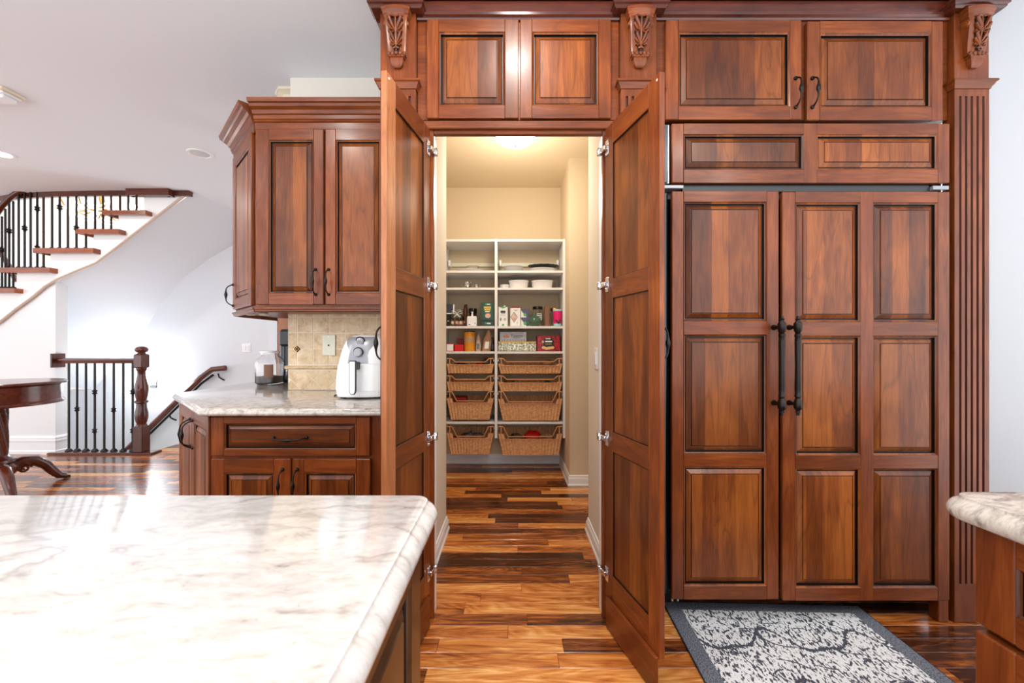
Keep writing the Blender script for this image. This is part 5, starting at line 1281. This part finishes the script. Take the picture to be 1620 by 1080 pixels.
# guard rail on the main floor
YG = 4.47
ba = thing('balustrade', 'dark wood and black iron guard rail with turned newel post in the hall', 'railing', (-4.45, YG, 0))
MB().sweep([(-5.06, YG+.06), (-5.06, YG-.07), (-3.93, YG-.07), (-3.93, YG+.06)], [(-.04, 0), (-.004, 0), (.004, .006), (.004, .018), (-.004, .024), (-.04, .024)], 0, .0005).box(-5.04, -3.95, YG-.05, YG+.06, .001, .024).build('floor_plate', 'mahogany_x', ba, 25)
nx_ = X(224, YG)
def sq(m, w_, z0, z1, c=.004): m.box(nx_-w_, nx_+w_, YG-w_, YG+w_, z0, z1, 0, c)
m = MB(); sq(m, .052, .025, Z(673, YG)); np_ = m.build('newel_post', 'mahogany_z', ba)
zz1, zz2 = Z(673, YG), Z(582, YG); hN = zz2-zz1
MB().lathe([(.05, 0), (.048, .012), (.040, .02), (.048, .04), (.058, .09), (.057, .14), (.046, .20), (.044, .245), (.060, .258), (.060, .272), (.044, .284), (.054, .33), (.061, .39), (.060, .43), (.046, .50), (.036, .56), (.036, .60), (.046, .615), (.046, hN)], 24, nx_, YG, zz1).build('turned_shaft', 'mahogany_z', np_, 40)
m = MB(); sq(m, .052, zz2, Z(560, YG), .012); m.build('cap_block', 'mahogany_z', np_)
MB().lathe([(.001, 0), (.044, 0), (.036, .010), (.034, .018), (.050, .026), (.060, .042), (.060, .056), (.048, .074), (.020, .086), (.001, .087)], 24, nx_, YG, Z(560, YG)).build('finial', 'mahogany_z', np_, 50)
zr0, zr1 = Z(574.5, YG), Z(566.5, YG)
MB().sweep([(-5.0, YG-.001), (nx_-.053, YG-.001)], [(-.03, .0), (.02, .0), (.026, .012), (.02, .022), (.032, .034), (.032, .046), (.02, .056), (-.02, .056), (-.032, .046), (-.032, .034), (-.02, .022), (-.03, .012)], 0, zr0).build('handrail', 'mahogany_x', ba, 40)
MB().box(-5.035, -5.015, YG-.07, YG+.07, Z(581, YG), Z(559, YG), c=.004).build('wall_block', 'mahogany_z', ba)
KG = {122: (647,), 150: (620, 681), 180: (648,), 210: (620, 681)}
for p in (109, 122, 136, 150, 165, 180, 195, 210): baluster(ba, X(p, YG), YG, .0245, zr0, [Z(k, YG) for k in KG.get(p, ())], .008)

# wall handrail going down to the basement
YH = WY-.07
wr = thing('wall_handrail', 'dark handrail on iron brackets sloping down the stairwell wall', 'handrail', (-4.3, YH, .4))
hp_ = [(357, 582), (336, 584), (318, 597), (262, 652), (206, 706), (160, 752)]
MB().tube([(X(a, YH), YH, Z(b, YH)) for a, b in hp_], .030, 10, flat=1.2).build('rail', 'mahogany_x', wr, 40)
MB().tube([(X(a, YH), YH+.012, Z(b+9, YH)) for a, b in hp_[1:]], .016, 8).build('lower_fillet', 'iron', wr, 40)
for a, b in ((345, 588), (268, 652), (205, 712)):
    MB().tube([(X(a, YH), YH, Z(b, YH)-.02), (X(a, YH)+.01, YH+.005, Z(b, YH)-.07), (X(a, YH)+.03, WY-.035, Z(b, YH)-.10), (X(a, YH)+.03, WY, Z(b, YH)-.115)], .010, 8).build('bracket', 'iron', wr, 40)
sc = thing('wall_sconce', 'glowing wall sconce on the stairwell wall behind the newel post', 'wall light', (X(243, WY), WY-.06, Z(606, WY)))
MB().box(-.05, .05, .045, .058, -.06, .06, 0, .006).build('back_plate', 'steel', sc, None, False); MB().tube([(0, .046, -.02), (0, .0, -.03), (0, -.03, .0)], .008, 8).build('arm', 'steel', sc, 40, False)
MB().lathe([(.001, .0), (.035, .0), (.055, .05), (.06, .10), (.05, .13), (.001, .13)], 20, 0, -.03, .005).build('glass_shade', 'sconce_glow', sc, 40, False)
l = bpy.data.lights.new('sconce_lamp', 'POINT'); l.energy = 10; l.color = (.92, .96, 1.0); l.shadow_soft_size = .06
lo = bpy.data.objects.new('sconce_lamp', l); COL.objects.link(lo); lo.location = (X(243, WY), WY-.26, Z(590, WY))
o = thing('wall_switch', 'white double rocker switch on the stairwell wall above the jar', 'switch', (X(390, WY), WY, Z(550, WY)))
MB().box(-.06, .06, -.006, -.0005, -.06, .06, 0, .002).build('plate', 'white_plastic', o, None, False)
for q in (-.025, .025): MB().box(q-.017, q+.017, -.010, -.006, -.034, .034, 0, .002).build('rocker', 'white_plastic', o, None, False)

# chandelier beyond the stairs
ch = thing('chandelier', 'crystal chandelier with glowing swags beyond the stair balusters', 'chandelier', (X(163, 6.4), 6.4, 3.3))
MB().lathe([(.001, .5), (.02, .5), (.03, .35), (.05, .2), (.03, .1), (.06, 0), (.02, -.08), (.001, -.1)], 16).build('stem', 'brass', ch, 40, False)
for k in range(8):
    a = 2*PI*k/8+.2; ca, sa = math.cos(a), math.sin(a)
    MB().tube([(.03*ca, .03*sa, .05), (.25*ca, .25*sa, -.06), (.42*ca, .42*sa, .0), (.47*ca, .47*sa, .12)], .010, 8).build('arm', 'brass', ch, 50, False)
    m = MB()
    for rr_ in (.13, .17, .21):
        b_ = a+PI/8; m.tube([(.36*math.cos(b_)+rr_*math.cos(t)*(-math.sin(b_)), .36*math.sin(b_)+rr_*math.cos(t)*math.cos(b_), .16-rr_*1.3*math.sin(t)) for t in [PI*q/10 for q in range(11)]], .011, 6)
    tag(m.build('crystal_swag', 'crystal_glow', ch, 50, False), kind='stuff')
MB().lathe([(.006, .5), (.006, 2.17), (.06, 2.17), (.06, 2.198), (.001, 2.198)], 8).build('chain', 'brass', ch, 40, False)
l = bpy.data.lights.new('chandelier_lamp', 'POINT'); l.energy = 25; l.color = (1.0, .88, .76); l.shadow_soft_size = .3
lo = bpy.data.objects.new('chandelier_lamp', l); COL.objects.link(lo); lo.location = (X(163, 6.4), 6.0, 4.3)

# round hall table
tx, ty_ = -4.20, 3.27
tb = thing('pedestal_table', 'round dark mahogany table with a rope twist pedestal and scroll feet', 'table', (tx, ty_, 0))
MB().lathe([(.001, .868), (.38, .868), (.402, .874), (.410, .882), (.406, .892), (.396, .898), (.001, .898)], 64).build('table_top', 'mahogany_x', tb, 30, False)
MB().lathe([(.36, .867), (.380, .866), (.380, .745), (.388, .738), (.396, .728), (.396, .718), (.384, .712), (.36, .712)], 64).build('apron', 'mahogany_x', tb, 30, False)
MB().lathe([(.001, .7115), (.12, .7115), (.10, .690), (.001, .69)], 24).build('top_collar', 'mahogany_x', tb, 40, False)
rings = []
for i in range(73):
    z = .30+i*(.39/72); tw = z*26
    rings.append([((.074+.009*math.cos(9*a+tw))*math.cos(a), (.074+.009*math.cos(9*a+tw))*math.sin(a), z) for a in [2*PI*k/54 for k in range(54)]])
MB().loft(rings).build('rope_twist_column', 'mahogany_z', tb, 60, False)
MB().lathe([(.001, .14), (.12, .14), (.135, .16), (.135, .20), (.11, .225), (.125, .245), (.12, .265), (.09, .285), (.08, .30), (.001, .30)], 28).build('pedestal_block', 'mahogany_z', tb, 40, False)
for k in range(4):
    Mk = Matrix.Rotation(k*PI/2-.42, 4, 'Z')
    m = MB(Mk); m.tube([(.09, 0, .19), (.16, 0, .215), (.23, 0, .205), (.29, 0, .155), (.335, 0, .085), (.375, 0, .035), (.415, 0, .022)], [.048, .045, .042, .038, .033, .028, .022], 12)
    lg = m.build('scroll_leg', 'mahogany_z', tb, 50, False)
    m = MB(Mk)
    for sg in (-1, 1): m.tube([(.155+.042*(1-q/22)*math.cos(q*.6), sg*.046, .165+.042*(1-q/22)*math.sin(q*.6)) for q in range(20)], .009, 6, up=(0, 1, 0))
    tag(m.build('scroll', 'mahogany_z', lg, 50, False), kind='stuff')
    MB(Mk).lathe([(.001, 0), (.020, .0), (.022, .012), (.016, .022), (.001, .024)], 12, .425, 0, .001).build('caster', 'iron', lg, 40, False)
